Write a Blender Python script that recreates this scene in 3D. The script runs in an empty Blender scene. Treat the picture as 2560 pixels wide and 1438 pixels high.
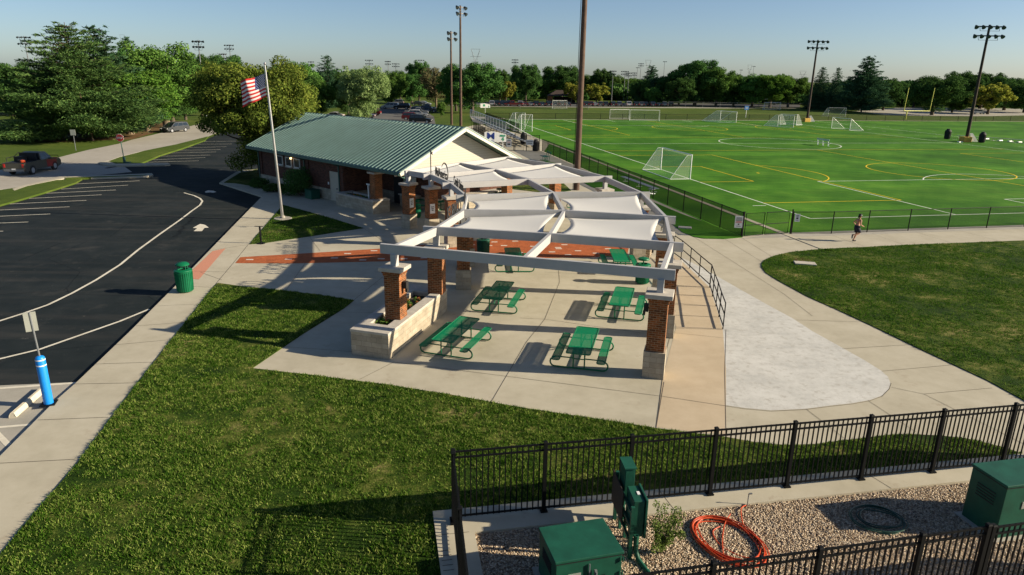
import bpy, math, random
import numpy as np
from mathutils import Vector, Matrix
from mathutils.geometry import tessellate_polygon
R = math.radians
random.seed(7)
rng = np.random.default_rng(7)
scene = bpy.context.scene
COL = scene.collection

# ---------------------------------------------------------------- camera
F_PX, PITCH, ROLL, CAM_H = 1741.612, 0.297219835, 0.0175306339, 10.01180
cam_data = bpy.data.cameras.new('camera')
cam_data.sensor_width = 36.0
cam_data.lens = F_PX / 2560 * 36.0
cam_data.clip_start = 0.1
cam_data.clip_end = 6000
cam = bpy.data.objects.new('camera', cam_data)
COL.objects.link(cam)
_cp, _sp, _cr, _sr = math.cos(PITCH), math.sin(PITCH), math.cos(ROLL), math.sin(ROLL)
_right, _fwd, _up = Vector((1, 0, 0)), Vector((0, _cp, -_sp)), Vector((0, _sp, _cp))
CR = _cr * _right + _sr * _up
CU = -_sr * _right + _cr * _up
cam.matrix_world = Matrix(((CR.x, CU.x, -_fwd.x, 0), (CR.y, CU.y, -_fwd.y, 0), (CR.z, CU.z, -_fwd.z, CAM_H), (0, 0, 0, 1)))
scene.camera = cam

# ---------------------------------------------------------------- sun, sky, exposure
SUN_EL, SUN_AZ = R(22.0), R(-4.5)         # the sun stands to the right (+X), shadows fall to -X
sun_data = bpy.data.lights.new('sun', 'SUN')
sun_data.energy = 4.6
sun_data.angle = R(0.53)
sun_data.color = (1.0, 0.87, 0.66)
sun = bpy.data.objects.new('sun', sun_data)
COL.objects.link(sun)
SUN_DIR = Vector((math.cos(SUN_EL) * math.cos(SUN_AZ), math.cos(SUN_EL) * math.sin(SUN_AZ), math.sin(SUN_EL)))
sun.rotation_euler = SUN_DIR.to_track_quat('Z', 'Y').to_euler()
world = bpy.data.worlds.new('World')
scene.world = world
world.use_nodes = True
wn = world.node_tree
wn.nodes.clear()
sky = wn.nodes.new('ShaderNodeTexSky')
sky.sky_type = 'NISHITA'
sky.sun_disc = False
sky.sun_elevation = SUN_EL
sky.sun_rotation = R(90) - SUN_AZ
sky.air_density = 0.7
sky.dust_density = 0.6
sky.ozone_density = 2.5
bg = wn.nodes.new('ShaderNodeBackground')
bg.inputs['Strength'].default_value = 0.056
wo = wn.nodes.new('ShaderNodeOutputWorld')
wn.links.new(sky.outputs[0], bg.inputs[0])
wn.links.new(bg.outputs[0], wo.inputs[0])
scene.view_settings.view_transform = 'Standard'
scene.view_settings.look = 'None'
scene.view_settings.exposure = 1.03
scene.view_settings.gamma = 1.0
scene.view_settings.use_curve_mapping = False
scene.cycles.max_bounces = 6
scene.cycles.transparent_max_bounces = 24

# ---------------------------------------------------------------- survey: photograph pixel -> point of the place
def G(px, py, z=0.0):
    d = CR * ((px - 1280) / F_PX) + CU * (-(py - 719) / F_PX) + _fwd
    t = (z - CAM_H) / d.z
    return Vector((d.x * t, d.y * t, z))
def PY(p):
    v = Vector(p) - Vector((0, 0, CAM_H))
    return 719 - F_PX * v.dot(CU) / v.dot(_fwd)
def HT(px, py, top, z0=0.0):
    """height of something that stands at (px, py) and reaches the picture row top"""
    g = G(px, py, z0); lo, hi = 0.0, 80.0
    for _ in range(40):
        m = (lo + hi) / 2
        if PY((g.x, g.y, z0 + m)) > top: lo = m
        else: hi = m
    return lo
def PXY(p):
    v = Vector(p) - Vector((0, 0, CAM_H)); k = F_PX / v.dot(_fwd)
    return 1280 + k * v.dot(CR), 719 - k * v.dot(CU)
def UNDER(px, py, h, z0=0.0):
    """foot column of an upright thing whose point at height h shows in column px"""
    b = px
    for _ in range(6): g = G(b, py, z0); b += px - PXY((g.x, g.y, z0 + h))[0]
    return b
def GS(pts, z=0.0): return [G(a, b, z) for a, b in pts]

# ---------------------------------------------------------------- mesh builder
class MB:
    def __init__(s): s.v = []; s.f = []; s.m = []; s.mi = 0
    def add(s, vs, fs):
        o = len(s.v); s.v.extend([tuple(v) for v in vs]); s.f.extend([tuple(i + o for i in f) for f in fs]); s.m.extend([s.mi] * len(fs)); return s
    def box(s, c, size, rz=0.0, taper=1.0):
        x, y, z = size[0] / 2, size[1] / 2, size[2] / 2; ca, sa = math.cos(rz), math.sin(rz); vs = []
        for dz, k in ((-z, 1.0), (z, taper)):
            for dx, dy in ((-x, -y), (x, -y), (x, y), (-x, y)):
                dx *= k; dy *= k
                vs.append((c[0] + dx * ca - dy * sa, c[1] + dx * sa + dy * ca, c[2] + dz))
        return s.add(vs, [(3, 2, 1, 0), (4, 5, 6, 7), (0, 1, 5, 4), (1, 2, 6, 5), (2, 3, 7, 6), (3, 0, 4, 7)])
    def bar(s, a, b, w, h):
        """square-cut bar from a to b, w across, h high"""
        a, b = Vector(a), Vector(b); d = (b - a).normalized()
        sd = d.cross(Vector((0, 0, 1)))
        sd = Vector((1, 0, 0)) if sd.length < 1e-4 else sd.normalized()
        up = sd.cross(d).normalized(); vs = []
        for p in (a, b):
            for i, j in ((-1, -1), (1, -1), (1, 1), (-1, 1)): vs.append(p + sd * (w / 2 * i) + up * (h / 2 * j))
        return s.add(vs, [(0, 1, 2, 3), (7, 6, 5, 4), (0, 4, 5, 1), (1, 5, 6, 2), (2, 6, 7, 3), (3, 7, 4, 0)])
    def tube(s, pts, r, n=8, closed=False, cap=True):
        pts = [Vector(p) for p in pts]; N = len(pts); vs = []; fs = []; up = None
        for i, p in enumerate(pts):
            if closed: t = pts[(i + 1) % N] - pts[i - 1]
            else: t = pts[min(i + 1, N - 1)] - pts[max(i - 1, 0)]
            t.normalize()
            if up is None: up = Vector((0, 0, 1)) if abs(t.z) < 0.9 else Vector((1, 0, 0))
            a = t.cross(up)
            if a.length < 1e-5: a = t.cross(Vector((0, 1, 0)))
            a.normalize(); b = a.cross(t).normalized(); up = b
            rr = r[i] if isinstance(r, (list, tuple)) else r
            for k in range(n):
                an = 2 * math.pi * k / n; vs.append(p + a * (math.cos(an) * rr) + b * (math.sin(an) * rr))
        M = N if closed else N - 1
        for i in range(M):
            for k in range(n):
                j = (i + 1) % N; fs.append((i * n + k, j * n + k, j * n + (k + 1) % n, i * n + (k + 1) % n))
        if cap and not closed:
            fs.append(tuple(range(n))); fs.append(tuple(reversed(range((N - 1) * n, N * n))))
        return s.add(vs, fs)
    def cyl(s, a, b, r0, r1=None, n=12): return s.tube([a, b], [r0, r0 if r1 is None else r1], n)
    def lathe(s, prof, c=(0, 0, 0), n=20):
        vs = []; fs = []
        for r, z in prof:
            for k in range(n): an = 2 * math.pi * k / n; vs.append((c[0] + r * math.cos(an), c[1] + r * math.sin(an), c[2] + z))
        for i in range(len(prof) - 1):
            for k in range(n): fs.append((i * n + k, i * n + (k + 1) % n, (i + 1) * n + (k + 1) % n, (i + 1) * n + k))
        if prof[0][0] > 1e-6: fs.append(tuple(reversed(range(n))))
        if prof[-1][0] > 1e-6: fs.append(tuple(range((len(prof) - 1) * n, len(prof) * n)))
        return s.add(vs, fs)
    def poly(s, pts, z0, z1=None):
        """flat or extruded polygon, concave allowed"""
        P = [Vector((p[0], p[1], 0)) for p in pts]
        A = sum(P[i - 1].x * P[i].y - P[i].x * P[i - 1].y for i in range(len(P)))
        if A < 0: P.reverse()
        tris = tessellate_polygon([P]); n = len(P); top = z0 if z1 is None else z1
        fs = []
        for t in tris:
            a, b, c = (P[i] for i in t)
            fs.append(tuple(t) if (b - a).cross(c - a).z > 0 else tuple(reversed(t)))
        vs = [(p.x, p.y, top) for p in P]
        if z1 is not None:
            vs += [(p.x, p.y, z0) for p in P]
            fs += [(i + n, (i + 1) % n + n, (i + 1) % n, i) for i in range(n)]
        return s.add(vs, fs)
    def extr(s, prof, origin, ax, ay, az, depth):
        """profile (a, b) spanned by ax, ay, extruded along az by depth, centred"""
        o, ax, ay, az = Vector(origin), Vector(ax), Vector(ay), Vector(az)
        tris = tessellate_polygon([[Vector((a, b, 0)) for a, b in prof]]); n = len(prof)
        vs = [o + ax * a + ay * b - az * (depth / 2) for a, b in prof] + [o + ax * a + ay * b + az * (depth / 2) for a, b in prof]
        fs = [tuple(t) for t in tris] + [tuple(i + n for i in reversed(t)) for t in tris]
        fs += [(i, (i + 1) % n, (i + 1) % n + n, i + n) for i in range(n)]
        return s.add(vs, fs)
    def strip(s, pts, w, z):
        """a flat painted line following pts"""
        P = [Vector((p[0], p[1], 0)) for p in pts]; vs = []; n = len(P)
        for i, p in enumerate(P):
            a = (P[i] - P[i - 1]).normalized() if i else None
            b = (P[i + 1] - P[i]).normalized() if i < n - 1 else None
            t = (a or b) if not (a and b) else (a + b).normalized()
            k = 1.0 if not (a and b) else 1 / max(0.4, t.dot(a))
            nn = Vector((-t.y, t.x, 0)) * (w / 2 * k)
            vs += [(p.x + nn.x, p.y + nn.y, z), (p.x - nn.x, p.y - nn.y, z)]
        return s.add(vs, [(2 * i, 2 * i + 1, 2 * i + 3, 2 * i + 2) for i in range(n - 1)])
    def build(s, name, mat, parent=None, smooth=False, uv=True, bevel=0.0):
        off = WORLD_OF.get(parent.name, Vector((0, 0, 0))) if parent else Vector((0, 0, 0))
        me = bpy.data.meshes.new(name)
        vs = np.array(s.v, dtype=float) - np.array(off)
        me.from_pydata([tuple(v) for v in vs], [], s.f); me.update()
        mats = mat if isinstance(mat, (list, tuple)) else [mat]
        for m in mats: me.materials.append(m)
        if len(mats) > 1: me.polygons.foreach_set('material_index', s.m)
        if smooth:
            me.polygons.foreach_set('use_smooth', [True] * len(me.polygons))
            me.set_sharp_from_angle(angle=R(40))
        if uv: box_uv(me)
        o = bpy.data.objects.new(name, me); COL.objects.link(o)
        if parent: o.parent = parent; WORLD_OF[o.name] = off
        if bevel:
            b = o.modifiers.new('bevel', 'BEVEL'); b.width = bevel; b.segments = 2; b.limit_method = 'ANGLE'; b.angle_limit = R(40)
        return o
WORLD_OF = {}
def box_uv(me):
    n = len(me.loops)
    if n == 0: return
    co = np.empty(len(me.vertices) * 3); me.vertices.foreach_get('co', co); co = co.reshape(-1, 3)
    li = np.empty(n, dtype=np.int32); me.loops.foreach_get('vertex_index', li)
    nr = np.empty(len(me.polygons) * 3); me.polygons.foreach_get('normal', nr); nr = nr.reshape(-1, 3)
    tot = np.empty(len(me.polygons), dtype=np.int32); me.polygons.foreach_get('loop_total', tot)
    N = np.repeat(nr, tot, axis=0); P = co[li]
    flat = np.abs(N[:, 2]) > 0.7
    t = np.stack([-N[:, 1], N[:, 0]], 1); L = np.maximum(np.linalg.norm(t, axis=1, keepdims=True), 1e-6); t /= L
    u = np.where(flat, P[:, 0], (P[:, :2] * t).sum(1)); v = np.where(flat, P[:, 1], P[:, 2])
    lay = me.uv_layers.new(name='UVMap'); lay.data.foreach_set('uv', np.stack([u, v], 1).ravel().astype(np.float32))
def np_mesh(name, V, F, mat, parent=None, smooth=False):
    me = bpy.data.meshes.new(name); k = F.shape[1]
    me.vertices.add(len(V)); me.vertices.foreach_set('co', V.astype(np.float32).ravel())
    me.loops.add(F.size); me.loops.foreach_set('vertex_index', F.astype(np.int32).ravel())
    me.polygons.add(len(F)); me.polygons.foreach_set('loop_start', np.arange(0, F.size, k, dtype=np.int32))
    me.polygons.foreach_set('loop_total', np.full(len(F), k, dtype=np.int32))
    if smooth: me.polygons.foreach_set('use_smooth', np.ones(len(F), dtype=bool))
    me.update(calc_edges=True); me.materials.append(mat)
    o = bpy.data.objects.new(name, me); COL.objects.link(o)
    if parent: o.parent = parent
    return o
def tag(o, label=None, cat=None, group=None, kind=None):
    if label: o['label'] = label
    if cat: o['category'] = cat
    if group: o['group'] = group
    if kind: o['kind'] = kind
    return o
def thing(name, label, cat, loc=(0, 0, 0), rz=0.0, group=None):
    o = bpy.data.objects.new(name, None); COL.objects.link(o)
    o.location = loc; o.rotation_euler = (0, 0, rz); o.empty_display_size = 0.2
    WORLD_OF[o.name] = Vector(loc) if rz == 0 else Vector((0, 0, 0))
    return tag(o, label, cat, group)
def copy_tree(o, parent=None):
    c = o.copy(); COL.objects.link(c)
    if parent: c.parent = parent
    for ch in list(o.children): copy_tree(ch, c)
    return c
USED = set()
def place(proto, loc, rz, label, group=None, scale=None):
    """the first call uses the prototype itself, later calls copy it with its parts"""
    o = proto if proto.name not in USED else copy_tree(proto)
    USED.add(proto.name)
    o.location = loc; o.rotation_euler = (0, 0, rz)
    if scale: o.scale = scale if isinstance(scale, (tuple, list)) else (scale,) * 3
    o['label'] = label
    if group: o['group'] = group
    return o
def text_mesh(s, size, extrude, xs=1.0, bold=0.0):
    cu = bpy.data.curves.new('t', 'FONT'); cu.body = s; cu.size = size; cu.extrude = extrude; cu.offset = bold
    cu.align_x = 'CENTER'; cu.resolution_u = 3
    ob = bpy.data.objects.new('t', cu); COL.objects.link(ob)
    me = bpy.data.meshes.new_from_object(ob.evaluated_get(bpy.context.evaluated_depsgraph_get()))
    bpy.data.objects.remove(ob)
    vs = [(v.co.x * xs, v.co.y, v.co.z) for v in me.vertices]; fs = [tuple(p.vertices) for p in me.polygons]
    bpy.data.meshes.remove(me)
    return vs, fs
def put_text(mb, s, size, origin, ax, ay, extrude=0.01, xs=1.0, bold=0.0):
    vs, fs = text_mesh(s, size, extrude, xs, bold); o, ax, ay = Vector(origin), Vector(ax).normalized(), Vector(ay).normalized(); az = ax.cross(ay)
    mb.add([o + ax * v[0] + ay * v[1] + az * v[2] for v in vs], fs)

# ---------------------------------------------------------------- materials
def new_mat(name):
    m = bpy.data.materials.new(name); m.use_nodes = True; nt = m.node_tree; nt.nodes.clear()
    out = nt.nodes.new('ShaderNodeOutputMaterial'); b = nt.nodes.new('ShaderNodeBsdfPrincipled'); nt.links.new(b.outputs[0], out.inputs[0])
    return m, nt, b, out
def nd(nt, t, **kw):
    n = nt.nodes.new(t)
    for k, v in kw.items():
        if k in n.inputs.keys() if hasattr(n.inputs, 'keys') else False: n.inputs[k].default_value = v
        else: setattr(n, k, v)
    return n
def noise(nt, scale, detail=4, rough=0.55, coord=None):
    n = nt.nodes.new('ShaderNodeTexNoise'); n.inputs['Scale'].default_value = scale; n.inputs['Detail'].default_value = detail; n.inputs['Roughness'].default_value = rough
    if coord is not None: nt.links.new(coord, n.inputs['Vector'])
    return n
def ramp(nt, fac, stops):
    r = nt.nodes.new('ShaderNodeValToRGB'); e = r.color_ramp.elements
    while len(e) < len(stops): e.new(0.5)
    for i, (p, c) in enumerate(stops):
        e[i].position = p; e[i].color = (c[0], c[1], c[2], 1) if not isinstance(c, (int, float)) else (c, c, c, 1)
    nt.links.new(fac, r.inputs[0]); return r
def mixc(nt, fac, a, b, mode='MIX'):
    m = nt.nodes.new('ShaderNodeMix'); m.data_type = 'RGBA'; m.blend_type = mode
    for sock, val in ((m.inputs['Factor'], fac), (m.inputs[6], a), (m.inputs[7], b)):
        if hasattr(val, 'is_linked') or hasattr(val, 'links'): nt.links.new(val, sock)
        elif isinstance(val, (int, float)): sock.default_value = val
        else: sock.default_value = (val[0], val[1], val[2], 1)
    return m.outputs[2]
def bump(nt, b, h, strength=0.3, dist=0.02):
    n = nt.nodes.new('ShaderNodeBump'); n.inputs['Strength'].default_value = strength; n.inputs['Distance'].default_value = dist
    nt.links.new(h, n.inputs['Height']); nt.links.new(n.outputs[0], b.inputs['Normal'])
def gcoord(nt): return nt.nodes.new('ShaderNodeNewGeometry').outputs['Position']
def ocoord(nt): return nt.nodes.new('ShaderNodeTexCoord').outputs['Object']
def uvcoord(nt): return nt.nodes.new('ShaderNodeTexCoord').outputs['UV']
def simple(name, col, rough=0.6, metal=0.0, var=0.12, scale=3.0, spec=0.5, bmp=0.0):
    m, nt, b, out = new_mat(name); n = noise(nt, scale, 6, 0.6, ocoord(nt))
    c = ramp(nt, n.outputs[0], [(0.3, [x * (1 - var) for x in col]), (0.7, [min(1, x * (1 + var)) for x in col])])
    nt.links.new(c.outputs[0], b.inputs['Base Color']); b.inputs['Roughness'].default_value = rough; b.inputs['Metallic'].default_value = metal
    b.inputs['Specular IOR Level'].default_value = spec
    if bmp: bump(nt, b, noise(nt, scale * 12, 4, 0.6, ocoord(nt)).outputs[0], bmp, 0.01)
    return m
def ground_mat(name, stops, big, mid, fine, rough=0.9, bstr=0.3, bdist=0.02, stain=None):
    """layered noise: large patches, middle mottling and fine grain"""
    m, nt, b, out = new_mat(name); P = gcoord(nt)
    nb, nm, nf = noise(nt, big, 5, 0.6, P), noise(nt, mid, 5, 0.65, P), noise(nt, fine, 3, 0.7, P)
    a = nt.nodes.new('ShaderNodeMath'); a.operation = 'MULTIPLY_ADD'; nt.links.new(nb.outputs[0], a.inputs[0]); a.inputs[1].default_value = 0.45
    a2 = nt.nodes.new('ShaderNodeMath'); a2.operation = 'MULTIPLY_ADD'; nt.links.new(nm.outputs[0], a2.inputs[0]); a2.inputs[1].default_value = 0.3
    a3 = nt.nodes.new('ShaderNodeMath'); a3.operation = 'MULTIPLY'; nt.links.new(nf.outputs[0], a3.inputs[0]); a3.inputs[1].default_value = 0.25
    nt.links.new(a2.outputs[0], a.inputs[2]); nt.links.new(a3.outputs[0], a2.inputs[2])
    c = ramp(nt, a.outputs[0], stops).outputs[0]
    if stain:
        sc, lo, hi, col = stain; n = noise(nt, sc, 6, 0.7, P); r = ramp(nt, n.outputs[0], [(lo, 0.0), (hi, 1.0)])
        c = mixc(nt, r.outputs[0], c, col)
    nt.links.new(c, b.inputs['Base Color']); b.inputs['Roughness'].default_value = rough; b.inputs['Specular IOR Level'].default_value = 0.08
    bump(nt, b, nf.outputs[0], bstr, bdist)
    return m
def asphalt_extras(m):
    """tyre polish along the lane, pale scuffs and fine cracks"""
    nt = m.node_tree; b = [n for n in nt.nodes if n.type == 'BSDF_PRINCIPLED'][0]; src = b.inputs['Base Color'].links[0].from_socket; P = gcoord(nt)
    mp = nt.nodes.new('ShaderNodeMapping'); mp.inputs['Rotation'].default_value = (0, 0, R(-52)); mp.inputs['Scale'].default_value = (.08, .9, 1); nt.links.new(P, mp.inputs[0])
    n = noise(nt, 1.0, 6, .65, mp.outputs[0]); r = ramp(nt, n.outputs[0], [(.50, 0.0), (.72, .65)]); c = mixc(nt, r.outputs[0], src, (.045, .044, .041))
    n2 = noise(nt, 2.6, 8, .75, P); r2 = ramp(nt, n2.outputs[0], [(.63, 0.0), (.70, .8)]); c = mixc(nt, r2.outputs[0], c, (.10, .095, .085))
    v = nt.nodes.new('ShaderNodeTexVoronoi'); v.feature = 'DISTANCE_TO_EDGE'; v.inputs['Scale'].default_value = .16; wv = noise(nt, .8, 4, .6, P); mx = mixc(nt, .12, P, wv.outputs[1]); nt.links.new(mx, v.inputs['Vector'])
    r3 = ramp(nt, v.outputs['Distance'], [(0.0, .7), (.0045, 0.0)]); c = mixc(nt, r3.outputs[0], c, (.004, .005, .006)); nt.links.new(c, b.inputs['Base Color'])
def turf_extras(m):
    """rolled panels of slightly different pile and worn lighter areas"""
    nt = m.node_tree; b = [n for n in nt.nodes if n.type == 'BSDF_PRINCIPLED'][0]; src = b.inputs['Base Color'].links[0].from_socket; P = gcoord(nt)
    d = nt.nodes.new('ShaderNodeVectorMath'); d.operation = 'DOT_PRODUCT'; d.inputs[1].default_value = (math.cos(R(101.84)) / 4.57, math.sin(R(101.84)) / 4.57, 0); nt.links.new(P, d.inputs[0])
    f = nt.nodes.new('ShaderNodeMath'); f.operation = 'FLOOR'; nt.links.new(d.outputs['Value'], f.inputs[0]); w = nt.nodes.new('ShaderNodeTexWhiteNoise'); w.noise_dimensions = '1D'; nt.links.new(f.outputs[0], w.inputs['W'])
    r = ramp(nt, w.outputs[0], [(0.0, (.86, .88, .86)), (1.0, (1.12, 1.10, 1.12))]); c = mixc(nt, 1.0, src, r.outputs[0], 'MULTIPLY')
    n = noise(nt, .11, 6, .7, P); r2 = ramp(nt, n.outputs[0], [(.42, (.78, .80, .80)), (.60, (1.18, 1.12, 1.25))]); c = mixc(nt, 1.0, c, r2.outputs[0], 'MULTIPLY'); nt.links.new(c, b.inputs['Base Color'])
def brick_mat(name, c1, c2, mortar, w=0.22, h=0.075, ms=0.012, squash=1.0, bst=0.5):
    m, nt, b, out = new_mat(name); U = uvcoord(nt)
    t = nt.nodes.new('ShaderNodeTexBrick'); t.inputs['Scale'].default_value = 1.0; t.inputs['Brick Width'].default_value = w; t.inputs['Row Height'].default_value = h
    t.inputs['Mortar Size'].default_value = ms; t.inputs['Mortar Smooth'].default_value = 0.15; t.inputs['Bias'].default_value = 0.0
    t.inputs['Color1'].default_value = (*c1, 1); t.inputs['Color2'].default_value = (*c2, 1); t.inputs['Mortar'].default_value = (*mortar, 1)
    nt.links.new(U, t.inputs['Vector'])
    n = noise(nt, 2.2, 5, 0.7, U); r = ramp(nt, n.outputs[0], [(0.3, (0.75, 0.75, 0.75)), (0.7, (1.2, 1.2, 1.2))])
    n2 = noise(nt, 60, 3, 0.7, U); r2 = ramp(nt, n2.outputs[0], [(0.3, (0.82, 0.82, 0.82)), (0.7, (1.15, 1.15, 1.15))])
    c = mixc(nt, 1.0, t.outputs[0], r.outputs[0], 'MULTIPLY'); c = mixc(nt, 1.0, c, r2.outputs[0], 'MULTIPLY')
    nt.links.new(c, b.inputs['Base Color']); b.inputs['Roughness'].default_value = 0.9; b.inputs['Specular IOR Level'].default_value = 0.25
    inv = nt.nodes.new('ShaderNodeMath'); inv.operation = 'SUBTRACT'; inv.inputs[0].default_value = 1.0; nt.links.new(t.outputs['Fac'], inv.inputs[1])
    bump(nt, b, inv.outputs[0], bst, 0.012)
    return m
def see_through(name, col, opacity, rough=0.7, pattern=None):
    """perforated or woven sheet: part of the light passes between the strands"""
    m, nt, b, out = new_mat(name); b.inputs['Base Color'].default_value = (*col, 1); b.inputs['Roughness'].default_value = rough; b.inputs['Specular IOR Level'].default_value = 0.1
    tr = nt.nodes.new('ShaderNodeBsdfTransparent'); mx = nt.nodes.new('ShaderNodeMixShader'); mx.inputs[0].default_value = opacity
    nt.links.new(tr.outputs[0], mx.inputs[1]); nt.links.new(b.outputs[0], mx.inputs[2]); nt.links.new(mx.outputs[0], out.inputs[0])
    if pattern:
        w = nt.nodes.new('ShaderNodeTexVoronoi'); w.inputs['Scale'].default_value = pattern; nt.links.new(ocoord(nt), w.inputs['Vector'])
        r = ramp(nt, w.outputs['Distance'], [(0.25, opacity - 0.25), (0.45, min(1.0, opacity + 0.2))]); nt.links.new(r.outputs[0], mx.inputs[0])
    return m
def leaf_mat(name, c0, c1, c2, trans=0.22, ns=0.55, gain=1.0, rw=0.5):
    c0, c1, c2 = [tuple(v * gain for v in c) for c in (c0, c1, c2)]
    m, nt, b, out = new_mat(name)
    g = nt.nodes.new('ShaderNodeNewGeometry'); n = noise(nt, ns, 4, 0.6, ocoord(nt))
    ad = nt.nodes.new('ShaderNodeMath'); ad.operation = 'MULTIPLY_ADD'; ad.inputs[1].default_value = rw
    nt.links.new(g.outputs['Random Per Island'], ad.inputs[0])
    hf = nt.nodes.new('ShaderNodeMath'); hf.operation = 'MULTIPLY'; hf.inputs[1].default_value = 1 - rw; nt.links.new(n.outputs[0], hf.inputs[0]); nt.links.new(hf.outputs[0], ad.inputs[2])
    r = ramp(nt, ad.outputs[0], [(0.2, c0), (0.5, c1), (0.85, c2)])
    oi = nt.nodes.new('ShaderNodeObjectInfo')
    hs = nt.nodes.new('ShaderNodeHueSaturation')
    mr = nt.nodes.new('ShaderNodeMapRange'); mr.inputs['To Min'].default_value = 0.488; mr.inputs['To Max'].default_value = 0.508; nt.links.new(oi.outputs['Random'], mr.inputs[0]); nt.links.new(mr.outputs[0], hs.inputs['Hue'])
    mv = nt.nodes.new('ShaderNodeMapRange'); mv.inputs['To Min'].default_value = 0.75; mv.inputs['To Max'].default_value = 1.2; nt.links.new(oi.outputs['Random'], mv.inputs[0]); nt.links.new(mv.outputs[0], hs.inputs['Value'])
    nt.links.new(r.outputs[0], hs.inputs['Color'])
    d = nt.nodes.new('ShaderNodeBsdfDiffuse'); t = nt.nodes.new('ShaderNodeBsdfTranslucent'); mx = nt.nodes.new('ShaderNodeMixShader'); mx.inputs[0].default_value = trans
    nt.links.new(hs.outputs[0], d.inputs[0]); nt.links.new(hs.outputs[0], t.inputs[0]); nt.links.new(d.outputs[0], mx.inputs[1]); nt.links.new(t.outputs[0], mx.inputs[2]); nt.links.new(mx.outputs[0], out.inputs[0])
    return m
M = {}
M['grass'] = ground_mat('far grass', [(0.36, (0.035, 0.065, 0.010)), (0.5, (0.065, 0.10, 0.016)), (0.62, (0.11, 0.135, 0.028))], 0.05, 0.6, 9, 0.95, 0.5, 0.05)
M['lawn'] = ground_mat('lawn soil and turf', [(0.38, (0.007, 0.020, 0.002)), (0.48, (0.026, 0.055, 0.006)), (0.55, (0.085, 0.11, 0.018)), (0.63, (0.24, 0.20, 0.08))], 0.35, 2.2, 22, 0.95, 0.9, 0.06)
M['blade'] = leaf_mat('grass blades', (0.007, 0.034, 0.003), (0.062, 0.138, 0.013), (0.40, 0.44, 0.12), 0.28, 2.6, 1.0, .45)
M['blade_dark'] = leaf_mat('deep green grass blades', (0.008, 0.042, 0.004), (0.048, 0.135, 0.011), (0.20, 0.28, 0.055), 0.30, 1.2, 1.0, .45)
M['turf'] = ground_mat('artificial turf', [(0.38, (0.028, 0.105, 0.005)), (0.5, (0.052, 0.165, 0.009)), (0.62, (0.095, 0.22, 0.018))], 0.07, 0.45, 7, 0.85, 0.35, 0.02)
M['concrete'] = ground_mat('pavement concrete', [(0.36, (0.345, 0.315, 0.24)), (0.5, (0.415, 0.38, 0.295)), (0.64, (0.475, 0.44, 0.35))], 0.35, 1.6, 60, 0.9, 0.15, 0.004, stain=(1.1, 0.60, 0.78, (0.30, 0.25, 0.185)))
M['concrete_tan'] = ground_mat('tan ramp concrete', [(0.36, (0.40, 0.325, 0.225)), (0.5, (0.46, 0.375, 0.265)), (0.64, (0.51, 0.425, 0.31))], 0.35, 1.6, 60, 0.9, 0.15, 0.004)
M['concrete_new'] = ground_mat('pale new concrete', [(0.38, (0.40, 0.40, 0.38)), (0.5, (0.50, 0.495, 0.465)), (0.62, (0.57, 0.565, 0.535))], 0.6, 4.0, 30, 0.85, 0.3, 0.01, stain=(3.4, 0.52, 0.74, (0.34, 0.32, 0.28)))
M['concrete_old'] = ground_mat('weathered concrete', [(0.36, (0.27, 0.255, 0.215)), (0.5, (0.34, 0.32, 0.275)), (0.64, (0.41, 0.385, 0.33))], 0.3, 2, 50, 0.9, 0.2, 0.005)
M['road'] = ground_mat('pale chip road', [(0.36, (0.29, 0.265, 0.225)), (0.5, (0.345, 0.32, 0.275)), (0.64, (0.40, 0.375, 0.325))], 0.15, 1.5, 18, 0.9, 0.3, 0.01)
M['asphalt'] = ground_mat('sealed asphalt', [(0.36, (0.010, 0.014, 0.015)), (0.5, (0.017, 0.022, 0.023)), (0.66, (0.034, 0.038, 0.038))], 0.16, 0.9, 40, 0.75, 0.35, 0.006, stain=(0.5, 0.56, 0.80, (0.055, 0.054, 0.050)))
asphalt_extras(M['asphalt']); turf_extras(M['turf'])
M['asphalt_far'] = ground_mat('worn asphalt', [(0.36, (0.09, 0.09, 0.088)), (0.5, (0.12, 0.118, 0.112)), (0.66, (0.17, 0.165, 0.155))], 0.1, 0.6, 10, 0.85, 0.2, 0.006)
M['paint_white'] = ground_mat('road paint', [(0.36, (0.50, 0.46, 0.37)), (0.5, (0.62, 0.58, 0.48)), (0.64, (0.70, 0.66, 0.56))], 1.0, 6, 60, 0.8, 0.1, 0.004)
M['line_white'] = ground_mat('white turf line', [(0.36, (0.55, 0.58, 0.50)), (0.64, (0.75, 0.78, 0.72))], 0.8, 6, 40, 0.9, 0.2, 0.01)
M['line_yellow'] = ground_mat('yellow turf line', [(0.36, (0.62, 0.42, 0.02)), (0.64, (0.80, 0.58, 0.04))], 0.8, 6, 40, 0.9, 0.2, 0.01)
M['joint'] = simple('dark joint', (0.075, 0.06, 0.045), 0.95, var=0.3, scale=5)
M['mulch'] = ground_mat('bark mulch', [(0.38, (0.09, 0.055, 0.025)), (0.5, (0.15, 0.09, 0.045)), (0.62, (0.09, 0.10, 0.03))], 0.2, 1.2, 10, 0.95, 0.5, 0.05)
M['soil'] = simple('planting soil', (0.05, 0.035, 0.022), 0.95, var=0.4, scale=9, bmp=0.8)
M['stone'] = brick_mat('limestone blocks', (0.34, 0.29, 0.215), (0.42, 0.365, 0.28), (0.26, 0.22, 0.16), 0.42, 0.20, 0.008, bst=0.5)
M['cap'] = simple('cast stone cap', (0.42, 0.385, 0.33), 0.85, var=0.15, scale=4, bmp=0.25)
M['brick'] = brick_mat('orange red brick', (0.11, 0.036, 0.012), (0.31, 0.092, 0.024), (0.30, 0.19, 0.105), 0.21, 0.078, 0.010)
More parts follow.
